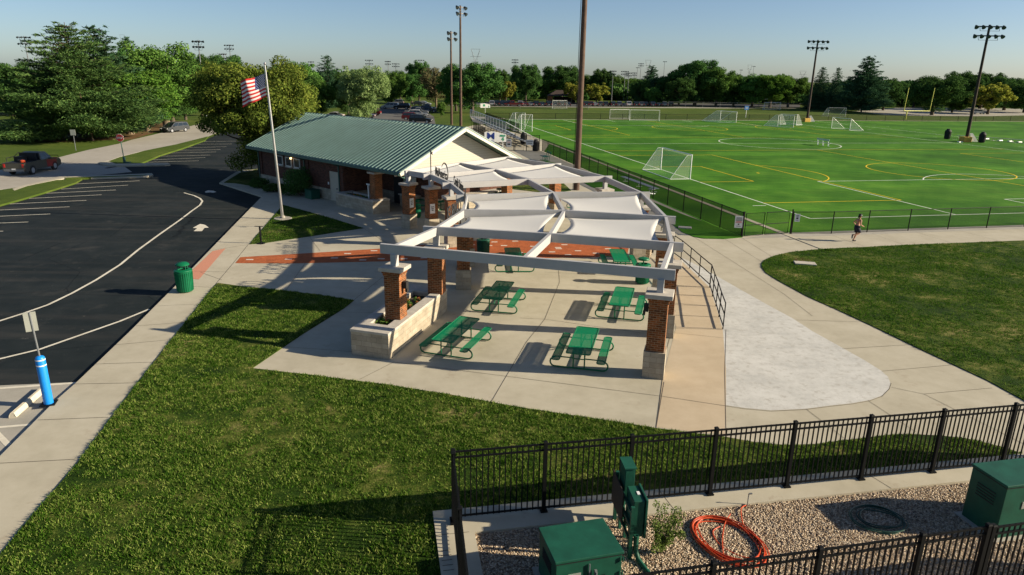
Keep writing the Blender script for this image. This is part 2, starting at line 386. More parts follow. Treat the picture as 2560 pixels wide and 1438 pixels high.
M['brick_wall'] = brick_mat('dark red brick', (0.055, 0.020, 0.013), (0.15, 0.052, 0.032), (0.10, 0.07, 0.055))
M['paver'] = brick_mat('red clay pavers', (0.34, 0.088, 0.026), (0.42, 0.115, 0.036), (0.20, 0.05, 0.02), 0.20, 0.10, 0.006, bst=0.2)
M['paver_pale'] = simple('pale engraved paver', (0.56, 0.48, 0.40), 0.85, var=0.12, scale=30)
M['tactile'] = simple('faded red tactile strip', (0.50, 0.215, 0.135), 0.9, var=0.15, scale=25)
M['beam'] = simple('pale grey painted timber', (0.40, 0.395, 0.39), 0.55, var=0.05, scale=2, bmp=0.05)
M['trim'] = simple('white trim', (0.62, 0.58, 0.50), 0.6, var=0.05)
M['siding'] = None
M['soffit'] = simple('olive soffit', (0.30, 0.26, 0.18), 0.8, var=0.05)
M['roof'] = simple('green standing seam metal', (0.150, 0.240, 0.210), 0.6, 0.0, var=0.10, scale=0.8, spec=0.15)
M['roof_edge'] = simple('dark green gutter', (0.035, 0.10, 0.08), 0.45, var=0.1)
M['door'] = simple('beige steel door', (0.42, 0.38, 0.30), 0.6, var=0.06)
M['glass'] = simple('dark window glass', (0.02, 0.025, 0.03), 0.12, var=0.2, spec=0.8)
M['frame_white'] = simple('white window frame', (0.62, 0.62, 0.58), 0.6, var=0.06)
M['green'] = simple('green coated steel', (0.002, 0.125, 0.052), 0.5, var=0.08, scale=5, spec=0.3)
M['green_mesh'] = see_through('green perforated coated steel', (0.001, 0.175, 0.075), 0.91, 0.7)
M['green_dark'] = simple('dark green cabinet paint', (0.008, 0.072, 0.044), 0.55, var=0.22, scale=3, spec=0.3, bmp=0.05)
M['black'] = simple('black powder coat', (0.006, 0.0065, 0.007), 0.6, var=0.15, scale=6, spec=0.12)
M['black_matte'] = simple('black plastic', (0.010, 0.010, 0.011), 0.7, var=0.15, scale=6)
M['chain'] = see_through('black chain link mesh', (0.006, 0.012, 0.008), 0.66, 0.9)
M['chain_thin'] = see_through('thin chain link mesh', (0.010, 0.014, 0.010), 0.26, 0.8)
M['chain_grey'] = see_through('galvanised chain link mesh', (0.40, 0.42, 0.42), 0.45, 0.5)
M['net'] = see_through('white goal net', (0.75, 0.77, 0.74), 0.16, 0.8)
M['white'] = simple('white powder coat', (0.78, 0.78, 0.76), 0.4, var=0.04)
M['galv'] = simple('galvanised steel', (0.14, 0.15, 0.16), 0.6, 0.0, var=0.12, scale=5)
M['alu'] = simple('brushed aluminium', (0.62, 0.64, 0.68), 0.35, 0.7, var=0.06)
M['polesteel'] = simple('brushed flagpole steel', (0.62, 0.60, 0.58), 0.3, 0.85, var=0.05)
M['wood'] = simple('weathered brown utility pole', (0.095, 0.056, 0.038), 0.9, var=0.25, scale=2, bmp=0.5)
M['wood_dark'] = simple('dark brown pole', (0.040, 0.024, 0.018), 0.9, var=0.25, scale=2, bmp=0.3)
M['yellow'] = simple('yellow padding', (0.62, 0.36, 0.05), 0.7, var=0.08)
M['yellow_post'] = simple('yellow goal post paint', (0.62, 0.60, 0.08), 0.5, var=0.05)
M['blue'] = simple('bright blue bollard sleeve', (0.004, 0.22, 0.68), 0.45, var=0.05)
M['blue_sign'] = simple('blue sign face', (0.05, 0.20, 0.50), 0.5, var=0.05)
M['navy'] = simple('navy letter', (0.008, 0.03, 0.20), 0.5, var=0.05)
M['sign_white'] = simple('white sign face', (0.70, 0.71, 0.69), 0.5, var=0.05)
M['sign_pale'] = simple('weathered back of sign', (0.36, 0.37, 0.33), 0.5, 0.3, var=0.06)
M['text_black'] = simple('black lettering', (0.02, 0.02, 0.02), 0.6, var=0.05)
M['text_green'] = simple('green lettering', (0.01, 0.25, 0.12), 0.6, var=0.05)
M['text_red'] = simple('red lettering', (0.55, 0.04, 0.03), 0.6, var=0.05)
M['stop_red'] = simple('stop sign red', (0.60, 0.045, 0.02), 0.5, var=0.05)
M['orange'] = simple('orange hose', (0.50, 0.060, 0.012), 0.35, var=0.12, scale=6)
M['hose_green'] = simple('dark green hose', (0.015, 0.06, 0.04), 0.4, var=0.1)
M['kerb'] = simple('precast concrete wheel stop', (0.56, 0.50, 0.38), 0.9, var=0.12, scale=6, bmp=0.3)
M['rubber'] = simple('tyre rubber', (0.018, 0.018, 0.018), 0.85, var=0.1)
M['rim'] = simple('alloy rim', (0.45, 0.46, 0.48), 0.35, 0.6, var=0.05)
M['car_glass'] = simple('tinted car glass', (0.015, 0.022, 0.028), 0.08, var=0.1, spec=0.8)
M['lamp_white'] = simple('lamp lens', (0.7, 0.7, 0.68), 0.2, var=0.02)
M['lamp_red'] = simple('tail lamp lens', (0.45, 0.02, 0.015), 0.25, var=0.02)
M['flag_red'] = simple('flag red', (0.50, 0.020, 0.020), 0.8, var=0.05)
M['flag_white'] = simple('flag white', (0.72, 0.70, 0.68), 0.8, var=0.05)
M['flag_blue'] = simple('flag blue', (0.018, 0.030, 0.16), 0.8, var=0.05)
M['skin'] = simple('tanned skin', (0.42, 0.20, 0.115), 0.6, var=0.06)
M['hair'] = simple('dark hair', (0.012, 0.009, 0.007), 0.7, var=0.1)
M['shorts'] = simple('navy running shorts', (0.010, 0.013, 0.028), 0.85, var=0.1)
M['bark'] = simple('grey brown bark', (0.09, 0.068, 0.048), 0.95, var=0.3, scale=1.5, bmp=0.6)
M['bark_pale'] = simple('pale brown bark', (0.17, 0.125, 0.08), 0.95, var=0.3, scale=1.5, bmp=0.6)
M['leaf'] = leaf_mat('broad leaves', (0.020, 0.048, 0.010), (0.040, 0.085, 0.016), (0.075, 0.125, 0.028), gain=2.30)
M['leaf_dark'] = leaf_mat('dark leaves', (0.014, 0.036, 0.010), (0.027, 0.060, 0.015), (0.048, 0.088, 0.022), gain=2.20)
M['leaf_bright'] = leaf_mat('bright green leaves', (0.030, 0.075, 0.012), (0.060, 0.130, 0.020), (0.110, 0.180, 0.030), 0.4, gain=1.60)
M['weed'] = leaf_mat('weed leaves', (0.06, 0.10, 0.02), (0.12, 0.18, 0.04), (0.26, 0.32, 0.10), 0.35)
M['leaf_yellow'] = leaf_mat('yellow green leaves', (0.075, 0.095, 0.015), (0.15, 0.16, 0.025), (0.26, 0.24, 0.045), 0.4, gain=1.60)
M['leaf_olive'] = leaf_mat('olive maple leaves', (0.035, 0.055, 0.010), (0.070, 0.095, 0.016), (0.150, 0.160, 0.030), 0.35, gain=1.70)
M['leaf_pale'] = leaf_mat('pale silver green leaves', (0.07, 0.105, 0.035), (0.13, 0.18, 0.065), (0.20, 0.25, 0.10), 0.35, gain=1.50)
M['leaf_brown'] = leaf_mat('brownish sparse leaves', (0.055, 0.055, 0.025), (0.095, 0.090, 0.042), (0.14, 0.125, 0.06), 0.2, gain=1.3)
M['needle'] = leaf_mat('pine needles', (0.018, 0.042, 0.014), (0.034, 0.072, 0.020), (0.070, 0.110, 0.030), 0.2, gain=2.60)
M['needle_blue'] = leaf_mat('dark spruce needles', (0.012, 0.032, 0.016), (0.022, 0.050, 0.024), (0.042, 0.078, 0.034), 0.15, gain=2.40)
M['flower'] = leaf_mat('orange and red petals', (0.50, 0.06, 0.02), (0.60, 0.16, 0.05), (0.55, 0.30, 0.22), 0.3)
def pebble_mat():
    m, nt, b, out = new_mat('river gravel'); g = nt.nodes.new('ShaderNodeNewGeometry')
    r = ramp(nt, g.outputs['Random Per Island'], [(0.0, (0.16, 0.10, 0.06)), (0.25, (0.36, 0.26, 0.165)), (0.55, (0.50, 0.39, 0.265)), (0.8, (0.62, 0.52, 0.39)), (1.0, (0.28, 0.23, 0.18))])
    nt.links.new(r.outputs[0], b.inputs['Base Color']); b.inputs['Roughness'].default_value = 0.8; return m
M['pebble'] = pebble_mat()
M['gravel'] = ground_mat('gravel bed', [(0.38, (0.12, 0.09, 0.065)), (0.5, (0.26, 0.21, 0.16)), (0.62, (0.40, 0.34, 0.27))], 1.5, 12, 60, 0.9, 0.8, 0.03)
def siding_mat():
    m, nt, b, out = new_mat('cream lap siding'); sx = nt.nodes.new('ShaderNodeSeparateXYZ'); nt.links.new(gcoord(nt), sx.inputs[0])
    md = nt.nodes.new('ShaderNodeMath'); md.operation = 'FRACT'; ml = nt.nodes.new('ShaderNodeMath'); ml.operation = 'MULTIPLY'; ml.inputs[1].default_value = 1 / 0.19
    nt.links.new(sx.outputs[2], ml.inputs[0]); nt.links.new(ml.outputs[0], md.inputs[0])
    r = ramp(nt, md.outputs[0], [(0.0, (0.26, 0.235, 0.19)), (0.10, (0.46, 0.43, 0.36)), (1.0, (0.52, 0.485, 0.41))])
    nt.links.new(r.outputs[0], b.inputs['Base Color']); b.inputs['Roughness'].default_value = 0.8; bump(nt, b, md.outputs[0], 0.25, 0.02); return m
M['siding'] = siding_mat()
def sail_mat():
    m, nt, b, out = new_mat('white shade cloth'); b.inputs['Base Color'].default_value = (0.70, 0.695, 0.67, 1); b.inputs['Roughness'].default_value = 0.85
    t = nt.nodes.new('ShaderNodeBsdfTranslucent'); t.inputs[0].default_value = (0.72, 0.70, 0.66, 1); mx = nt.nodes.new('ShaderNodeMixShader'); mx.inputs[0].default_value = 0.25
    nt.links.new(b.outputs[0], mx.inputs[1]); nt.links.new(t.outputs[0], mx.inputs[2]); nt.links.new(mx.outputs[0], out.inputs[0])
    w = noise(nt, 6, 4, 0.6, ocoord(nt)); bump(nt, b, w.outputs[0], 0.15, 0.02); return m
M['sail'] = sail_mat()
def lit(name, col, e):
    m, nt, b, out = new_mat(name); b.inputs['Base Color'].default_value = (*col, 1); b.inputs['Emission Color'].default_value = (*col, 1); b.inputs['Emission Strength'].default_value = e; return m
M['lamp_lit'] = lit('lit warm lamp', (1.0, 0.72, 0.30), 2.0)
M['fixture'] = simple('dark floodlight housing', (0.035, 0.045, 0.05), 0.6, var=0.2)

# ================================================================ SETTING: ground, paving, lawns, turf
def struct(name, mb, mat, **k):
    o = mb.build(name, mat, uv=True, **k); return tag(o, kind='structure')
zG, zA = -0.14, -0.12
mb = MB(); mb.add([(-1400, -300, zG), (1600, -300, zG), (1600, 2600, zG), (-1400, 2600, zG)], [(0, 1, 2, 3)])
struct('ground', mb, M['grass'])
# parking lot, road
mb = MB(); mb.poly(GS([(-700, 1150), (134, 1007), (323, 830), (440, 713), (541, 608), (655, 491), (548, 457), (596, 426), (652, 421), (690, 400), (760, 345), (830, 318), (880, 300), (850, 292), (760, 292), (660, 300), (585, 318), (513, 350), (460, 368), (400, 388), (350, 407), (247, 408), (149, 443), (160, 470), (103, 484), (52, 498), (0, 512), (-120, 545), (-500, 640), (-900, 760)], zA), zG - 0.02, zA)
struct('parking_lot', mb, M['asphalt'])
mb = MB(); mb.poly(GS([(-700, 540), (-300, 470), (0, 425), (20, 421), (149, 393), (220, 375), (295, 360), (328, 350), (400, 333), (450, 322), (490, 312), (540, 300), (600, 287), (640, 292), (560, 325), (520, 341), (440, 362), (360, 377), (300, 392), (272, 402), (247, 408), (300, 409), (330, 430), (200, 443), (142, 447), (68, 461), (31, 472), (0, 474), (-300, 520), (-700, 600)], zA + .004), zG - .02, zA + .004)
struct('road', mb, M['road'])
mb = MB(); mb.poly(GS([(-200, 974), (190, 957), (134, 1007), (0, 1139), (-200, 1330)], zA + .008), zG, zA + .03)
struct('accessible_parking_bay', mb, M['concrete_old'])
# far asphalt: the car park behind the building, the row by the far fields and the gravel lot
mb = MB()
mb.poly(GS([(700, 322), (935, 300), (1010, 318), (1090, 316), (1085, 292), (1055, 272), (1010, 262), (965, 262), (930, 280), (880, 290), (800, 296)], zA), zG - .01, zA)
struct('rear_parking_lot', mb, M['asphalt_far'])
mb = MB(); mb.poly(GS([(1175, 262), (1330, 266), (1830, 268), (2000, 268), (2000, 262), (1830, 259), (1500, 257), (1175, 256)], zA), zG - .01, zA)
struct('far_parking_lot', mb, M['asphalt_far'])
mb = MB(); mb.poly(GS([(1120, 263.5), (1200, 266.5), (1500, 269), (1830, 271), (1990, 271), (1990, 270), (1830, 269.2), (1500, 267.2), (1200, 265), (1120, 262.5)], zA + .01), zG, zA + .01)
struct('far_drive', mb, M['concrete_old'])
mb = MB(); mb.poly(GS([(2130, 279), (2215, 287), (2300, 290), (2440, 291), (2620, 287), (2620, 274), (2440, 270), (2240, 270)], zA), zG - .01, zA)
struct('gravel_lot', mb, M['concrete_old'])

# concrete plaza, walks (one slab, the lawns lie on it)
mb = MB()
mb.poly(GS([(-200, 1332), (0, 1140), (134, 1006), (190, 957), (323, 830), (440, 713), (541, 608), (655, 491), (548, 457), (596, 426), (640, 424), (700, 400), (1000, 345), (1130, 327), (1185, 313), (1204, 312), (1326, 341), (1350, 350), (1470, 400), (1856, 562), (2080, 560), (2560, 545), (2900, 540), (3300, 700), (3300, 1500), (2560, 1900), (1280, 1900), (-600, 1900)]), zG - .02, 0.0)
struct('plaza', mb, M['concrete'])
mb = MB(); mb.poly(GS([(1175, 290), (1182, 304), (1206, 312), (1212, 309), (1207, 302), (1200, 297), (1255, 298), (1262, 296), (1200, 292)], zA), zG, zA + .02)
struct('bleacher_walk', mb, M['concrete_old'])
mb = MB(); mb.poly(GS([(1700, 648), (1702, 651), (1724, 671), (1774, 718), (1790, 766), (1807, 824), (1815, 925), (1815, 1013), (1861, 1020), (1928, 1026), (2014, 1022), (2075, 1014), (2131, 1008), (2175, 1000), (2205, 989), (2222, 972), (2226, 958), (2220, 942), (2202, 926), (2160, 900), (2103, 868), (2031, 828), (1980, 795), (1915, 760), (1837, 716), (1753, 668), (1703, 644)], .004), .004)
struct('new_concrete_panel', mb, M['concrete_new'])
mb = MB(); mb.poly(GS([(1640, 610), (1690, 640), (1702, 651), (1724, 671), (1774, 718), (1790, 766), (1807, 824), (1815, 925), (1815, 1085), (1755, 1082), (1640, 1068), (1655, 950), (1690, 820), (1660, 700)], .0045), .0045)
struct('tan_ramp', mb, M['concrete_tan'])
# joints in the slabs
J = [[(1806, 824), (1670, 820)], [(1797, 793), (1672, 787)], [(1790, 766), (1674, 757)], [(1781, 741), (1676, 735)], [(1774, 718), (1678, 713)], [(1747, 693), (1682, 690)], [(1723, 671), (1685, 668)],
     [(1815, 824), (1812, 930), (1815, 1085)], [(1640, 1072), (1665, 880), (1680, 822)], [(1660, 955), (1655, 985), (1640, 1072)], [(1685, 832), (1810, 845)],
     [(1395, 660), (1399, 705), (1362, 798), (1316, 855), (1225, 1010)], [(900, 948), (985, 905), (1300, 945), (1650, 990)], [(1300, 795), (1362, 798), (1600, 832)], [(1650, 990), (1815, 1015)],
     [(1655, 700), (1600, 693), (1360, 680)], [(760, 575), (800, 627)], [(908, 570), (985, 620)], [(537, 713), (585, 656), (622, 610)], [(440, 713), (553, 720)],
     [(500, 680), (555, 700)], [(524, 627), (622, 611)], [(485, 678), (575, 680)], [(393, 765), (495, 760)], [(340, 815), (470, 805)], [(290, 862), (428, 849)], [(240, 910), (395, 905)], [(185, 960), (345, 957)], [(95, 1050), (270, 1043)], [(0, 1158), (190, 1148)],
     [(715, 726), (765, 655)], [(885, 750), (960, 690), (975, 655)], [(830, 780), (960, 782)], [(700, 866), (890, 880)],
     [(1736, 593), (1960, 735), (2031, 790)], [(1810, 596), (1905, 655)], [(1855, 595), (1940, 648)], [(1990, 800), (2162, 805)], [(2105, 872), (2270, 862)], [(2205, 928), (2385, 912)], [(2228, 968), (2310, 985), (2560, 1110)], [(2310, 985), (2480, 970)],
     [(2015, 1022), (2110, 1095)], [(2170, 1001), (2290, 1080)], [(1990, 600), (2060, 622)], [(2080, 588), (2160, 616)], [(2180, 584), (2260, 612)], [(2290, 580), (2380, 608)], [(2400, 577), (2500, 603)],
     [(1815, 1015), (1861, 1022), (1928, 1028), (2014, 1024), (2075, 1016), (2131, 1010), (2175, 1002), (2205, 991), (2223, 973), (2228, 958)],
     [(1480, 480), (1540, 520), (1640, 560)], [(1365, 420), (1460, 460)]]
mb = MB()
for k, j in enumerate(J): mb.strip(GS(j, .0085), 0.016 if k > 6 else 0.022, 0.0085 + (k % 5) * .0004)
struct('slab_joints', mb, M['joint'])
# brick band with pale engraved pavers, faded tactile strip
mb = MB(); mb.poly(GS([(588, 658), (601, 643), (770, 633), (945, 622), (1100, 609), (1217, 599), (1262, 595), (1330, 599), (1420, 606), (1500, 613), (1572, 620), (1568, 638), (1492, 643), (1328, 646), (1100, 650), (945, 654), (720, 659)], .005), .005)
struct('brick_path', mb, M['paver'])
mb = MB(); rr = random.Random(3)
pv = [(624, 649), (721, 648), (869, 634), (935, 627), (836, 645), (907, 650), (953, 647), (1010, 647), (1030, 620), (1041, 633), (1090, 626), (1120, 640), (1180, 612), (1236, 605), (1223, 614), (1260, 614), (1288, 603), (1333, 602), (1340, 617), (1363, 610), (1395, 619), (1411, 612), (1397, 622), (1380, 630), (1445, 627), (1333, 616), (1300, 632), (1258, 636), (1420, 637), (1490, 633), (1180, 634), (1060, 645), (1155, 622), (1520, 622)]
for a, b in pv:
    c = G(a, b, .009); mb.box((c.x, c.y, .009), (.38, .19, .006), rr.uniform(-.05, .05) + .1)
struct('engraved_pavers', mb, M['paver_pale'])
mb = MB(); mb.poly(GS([(531, 628), (564, 621), (497, 699), (481, 697), (480, 676)], .005), .005)
struct('tactile_strip', mb, M['tactile'])
# painted markings on the lot
def wide(pts, w, z): return mb.strip(GS(pts, z), w, z)
mb = MB(); zp = zA + .004
wide([(-60, 818), (0, 802), (60, 783), (120, 762), (180, 733), (240, 700), (300, 662), (345, 625), (400, 585), (450, 550), (480, 527), (500, 513), (506, 503), (500, 496), (485, 489), (460, 482)], .14, zp)
wide([(-80, 914), (0, 897), (100, 873), (200, 838), (300, 803), (373, 773)], .13, zp)
for a, b in (((190, 460), (349, 452)), ((153, 473), (320, 463)), ((103, 484), (290, 475)), ((58, 497), (254, 487)), ((5, 511), (216, 501)), ((-60, 528), (174, 517)), ((-120, 546), (126, 535)), ((-160, 564), (71, 555)), ((-200, 585), (8, 578))): wide([a, b], .11, zp)
for a, b in (((356, 406), (497, 402)), ((372, 400), (513, 394)), ((400, 391), (525, 388)), ((418, 383), (540, 380)), ((440, 376), (552, 374)), ((462, 369), (566, 367)), ((484, 361), (580, 360)), ((505, 354), (596, 353))): wide([a, b], .11, zp)
wide([(262, 421), (296, 416)], .45, zp)
mb.poly(GS([(482, 570), (500, 560), (512, 562), (522, 569), (511, 570), (505, 578), (484, 578), (493, 571)], zp), zp)
mb.poly(GS([(512, 479), (520, 476), (534, 477), (541, 480), (533, 482), (526, 481), (514, 482)], zp), zp)
struct('parking_markings', mb, M['paint_white'])
mb = MB(); zq = zA + .036
for l, w in ((((-60, 975), (195, 957)), .14), (((-60, 1072), (0, 1068), (82, 1061)), .12), (((-30, 1060), (22, 1114)), .16), (((-80, 1215), (0, 1140), (134, 1007), (190, 958)), .05)): wide(l, w, zq)
struct('bay_markings', mb, M['paint_white'])
# kerbs of the traffic islands
mb = MB()
mb.strip(GS([(250, 407), (262, 411), (285, 412.5), (330, 412), (412, 410.5), (424, 411.5)], 0), .5, .03)
mb.poly(GS([(247, 407), (272, 401), (276, 405), (290, 410), (420, 408), (426, 412), (412, 413), (290, 414.5), (258, 412)], 0), zG, .035)
mb.poly(GS([(31, 473), (68, 462), (142, 446), (160, 443), (380, 434), (383, 438), (365, 442), (160, 447), (142, 450), (68, 466), (36, 477)], 0), zG, .03)
struct('kerb', mb, M['concrete'])
def lawn(name, px, z=.03, mat='lawn'):
    mb = MB(); P = GS(px, z); mb.poly(P, zG - .03, z); o = struct(name, mb, M[mat]); return P
lawn('median_lawn', [(272, 403), (360, 377), (440, 361), (520, 341), (513, 350), (455, 371), (400, 388), (352, 408), (290, 409)], .05, 'grass')
lawn('island_lawn', [(-300, 520), (0, 475), (68, 465), (142, 450), (205, 447), (190, 456), (153, 468), (103, 483), (52, 498), (0, 512), (-300, 590)], .02, 'grass')
lawn('island_strip', [(160, 444), (370, 437), (360, 439), (165, 447)], .034, 'grass')
L_MAIN = lawn('front_lawn', [(537, 713), (545, 707), (600, 715), (715, 727), (800, 737), (885, 750), (860, 770), (760, 832), (630, 920), (760, 935), (960, 960), (1120, 985), (1300, 1018), (1500, 1048), (1640, 1070), (1740, 1083), (1814, 1092), (1858, 1100), (1900, 1107), (1940, 1111), (1973, 1112), (2037, 1110), (2090, 1103), (2164, 1094), (2225, 1087), (2275, 1085), (2355, 1089), (2410, 1095), (2451, 1103), (2508, 1118), (2570, 1138), (2700, 1190), (2800, 1300), (3000, 1900), (-500, 1900), (0, 1385), (60, 1312), (190, 1161), (319, 989), (428, 849)])
L_FLAG = lawn('flagpole_lawn', [(707, 512), (760, 526), (840, 549), (908, 570), (840, 580), (770, 591), (715, 599), (661, 607), (624, 610), (640, 590), (670, 556)])
L_OVAL = lawn('oval_lawn', [(3100, 1500), (2900, 1270), (2560, 1000), (2470, 951), (2294, 869), (2180, 814), (2094, 774), (2017, 740), (1977, 718), (1947, 702), (1915, 682), (1904, 668), (1904, 658), (1911, 650), (1933, 640), (1974, 630), (2057, 622), (2150, 618), (2265, 612), (2400, 607), (2560, 601), (2900, 590), (3400, 650), (3600, 900)])
L_REAR = lawn('pergola_rear_lawn', [(1170, 462), (1240, 435), (1330, 428), (1400, 450), (1428, 476), (1380, 484), (1270, 471)])
L_SIDE = lawn('fence_side_lawn', [(1360, 402), (1400, 410), (1480, 444), (1600, 491), (1700, 533), (1780, 562), (1856, 593), (1810, 597), (1760, 596), (1736, 592), (1706, 580), (1686, 564), (1640, 532), (1560, 492), (1479, 467), (1452, 452), (1400, 424)], mat='turf')
L_TREE = lawn('tree_lawn', [(560, 456), (600, 432), (650, 422), (665, 440), (640, 452), (660, 470), (590, 458)])
mb = MB(); mb.poly(GS([(225, 352), (330, 349), (400, 328), (470, 306), (420, 300), (340, 308), (300, 322), (210, 330), (80, 345), (120, 357)], zG), zG + .01)
struct('bark_mulch', mb, M['mulch'])

# ---------------------------------------------------------------- the artificial turf field, drawn in its own axes
FO = G(2026, 547); FA = R(101.84); FU = Vector((math.cos(FA), math.sin(FA), 0)); FV = Vector((FU.y, -FU.x, 0))
def FL(u, v, z=0.0): return Vector((FO.x, FO.y, 0)) + FU * u + FV * v + Vector((0, 0, z))
zT = .012
mb = MB(); mb.poly([FL(-4.3, -4.85), FL(116.3, -4.85), FL(116.3, 150), FL(-2.6, 150)], zG - .02, zT)
struct('turf_field', mb, M['turf'])
mb = MB()
mb.poly([FL(-9.5, -5.25), FL(117.2, -5.25), FL(117.2, -4.85), FL(-4.3, -4.85), FL(-9.5, -4.85)], zG, .03)
mb.poly([FL(116.31, -4.84), FL(117.2, -4.84), FL(117.2, 150), FL(116.31, 150)], zG, .03)
struct('field_kerb', mb, M['concrete'])
mb = MB(); mb.poly([FL(-5.6, -9), FL(-4.31, -4.84), FL(-2.61, 150), FL(-3.6, 150)], zG, .008)
struct('fence_foot_slab', mb, M['concrete_old'])
mb = MB(); mb.poly([FL(-5.0, -8.7), FL(47.5, -8.7), FL(58, -5.26), FL(-4.2, -5.26)], zG, .006)
struct('fence_strip_lawn', mb, M['turf'])
def arc(cu, cv, r, a0, a1, n=40): return [FL(cu + r * math.cos(a0 + (a1 - a0) * i / n), cv + r * math.sin(a0 + (a1 - a0) * i / n)) for i in range(n + 1)]
W, Y = MB(), MB(); zw, zy = zT + .004, zT + .008
def wl(*p, w=.13): W.strip([FL(*q) for q in p], w, zw + (len(W.f) % 7) * .0003)
def yl(*p, w=.12): Y.strip([FL(*q) for q in p], w, zy + (len(Y.f) % 7) * .0003)
FW = 66.0; MID = 33.0
wl((0, 0), (115, 0)); wl((0, 0), (0, FW)); wl((115, 0), (115, FW)); wl((0, FW), (115, FW)); wl((57.8, 0), (57.8, FW)); wl((14, 78.5), (115, 78.5)); wl((-2, 78.5), (14, 78.5))
for s, g in ((1, 0), (-1, 115)):
    wl((g, MID - 20.2), (g + s * 17.8, MID - 20.2), (g + s * 17.8, MID + 20.2), (g, MID + 20.2)); wl((g, MID - 9.5), (g + s * 6, MID - 9.5), (g + s * 6, MID + 9.5), (g, MID + 9.5))
    c = g + s * 12; a = math.acos(5.8 / 9.6)
    W.strip([FL(c + s * 9.6 * math.cos(t), MID + 9.6 * math.sin(t)) for t in np.linspace(-a, a, 30)], .13, zw + .003)
W.strip(arc(57.8, MID, 9.3, 0, 2 * math.pi, 80), .14, zw + .003)
for g in (-0.6, 2.2): pass
wl((5.5, -1.6), (5.5, -.4)); 
for k in range(0, 23): wl((5 + k * 4.57, 72.0), (5 + k * 4.57, 73.0), w=.1); wl((5 + k * 4.57, 84.0), (5 + k * 4.57, 85.0), w=.1)
for cu, lo, hi in ((24.3, 1.0, 47.6), (90.7, 68.8, 113.5)):
    yl((hi if cu < 50 else lo, 0), (hi if cu < 50 else lo, FW)); yl((lo, MID), (hi, MID))
    for s, g in ((1, 0), (-1, FW)):
        yl((cu - 17.7, g), (cu - 17.7, g + s * 13.3), (cu + 17.7, g + s * 13.3), (cu + 17.7, g)); yl((cu - 5.9, g), (cu - 5.9, g + s * 5.9), (cu + 5.9, g + s * 5.9), (cu + 5.9, g))
        c = g + s * 8.85; a = math.acos(4.45 / 8.0)
        Y.strip([FL(cu + 8.0 * math.sin(t), c + s * 8.0 * math.cos(t)) for t in np.linspace(-a, a, 30)], .13, zy + .0025)
        yl((cu - .25, c + s), (cu + .25, c + s), w=.25)
    Y.strip(arc(cu, MID, 7.6, 0, 2 * math.pi, 70), .13, zy + .0027)
struct('white_field_lines', W, M['line_white']); struct('yellow_field_lines', Y, M['line_yellow'])

# ---------------------------------------------------------------- equipment yard: concrete edging and gravel
mb = MB()
# fence line of the yard, straight through the surveyed post feet
YA = Vector((-1.26, 13.87, 0)); YB = Vector((13.36, 16.73, 0)); YD = (YB - YA).normalized(); YN = Vector((YD.y, -YD.x, 0))   # YN points to the camera
def YP(a, b, z=0.0): return YA + YD * a + YN * b + Vector((0, 0, z))
zC = .10
mb.poly([YP(-.45, -.42), YP(17.5, -.42), YP(17.5, .52), YP(.42, .52), YP(.30, 9), YP(-.45, 9)], zG, zC)
mb.poly([YP(.31, 4.0), YP(18, 4.0), YP(18, 4.5), YP(.31, 4.5)], zG, zC - .03)
struct('yard_edging', mb, M['concrete'])
mb = MB(); mb.poly([YP(.0, .1), YP(17, .1), YP(17, 9), YP(0, 9)], zG, .035)
struct('gravel_bed', mb, M['gravel'])
mb = MB(); mb.strip([YP(10.9, -.42), YP(11.1, .52)], .02, zC + .003); mb.strip([YP(5.2, -.42), YP(5.25, .52)], .015, zC + .003); mb.strip([YP(-.45, .5), YP(.3, .5)], .015, zC + .0035)
for k in range(5): mb.strip([YP(-.40, 1.05 + k * .16), YP(-.18, 1.05 + k * .16)], .018, zC + .003)
struct('edging_joints', mb, M['joint'])
# loose stones
def pebbles(n):
    a = rng.uniform(.40, 15.0, n); b = rng.uniform(.53, 4.3, n); sz = rng.uniform(.014, .036, n)
    base = np.array([(1, 0, 0), (-1, 0, 0), (0, 1, 0), (0, -1, 0), (0, 0, 1), (0, 0, -1)], float); fc = np.array([(0, 2, 4), (2, 1, 4), (1, 3, 4), (3, 0, 4), (2, 0, 5), (1, 2, 5), (3, 1, 5), (0, 3, 5)])
    c = np.array(YA)[None] + a[:, None] * np.array(YD)[None] + b[:, None] * np.array(YN)[None]; c[:, 2] = .04 + rng.uniform(0, .018, n)
    th = rng.uniform(0, 2 * np.pi, n); ct, st = np.cos(th), np.sin(th)
    jit = base[None] * (1 + rng.uniform(-.25, .25, (n, 6, 3))) * np.stack([sz, sz * rng.uniform(.6, .9, n), sz * rng.uniform(.4, .7, n)], 1)[:, None, :]
    x = jit[:, :, 0] * ct[:, None] - jit[:, :, 1] * st[:, None]; y = jit[:, :, 0] * st[:, None] + jit[:, :, 1] * ct[:, None]
    V = np.stack([x, y, jit[:, :, 2]], 2) + c[:, None, :]
    Fc = (fc[None] + (np.arange(n) * 6)[:, None, None])
    o = np_mesh('gravel_stones', V.reshape(-1, 3), Fc.reshape(-1, 3), M['pebble'], smooth=True)
    tag(o, kind='stuff')
pebbles(75000)
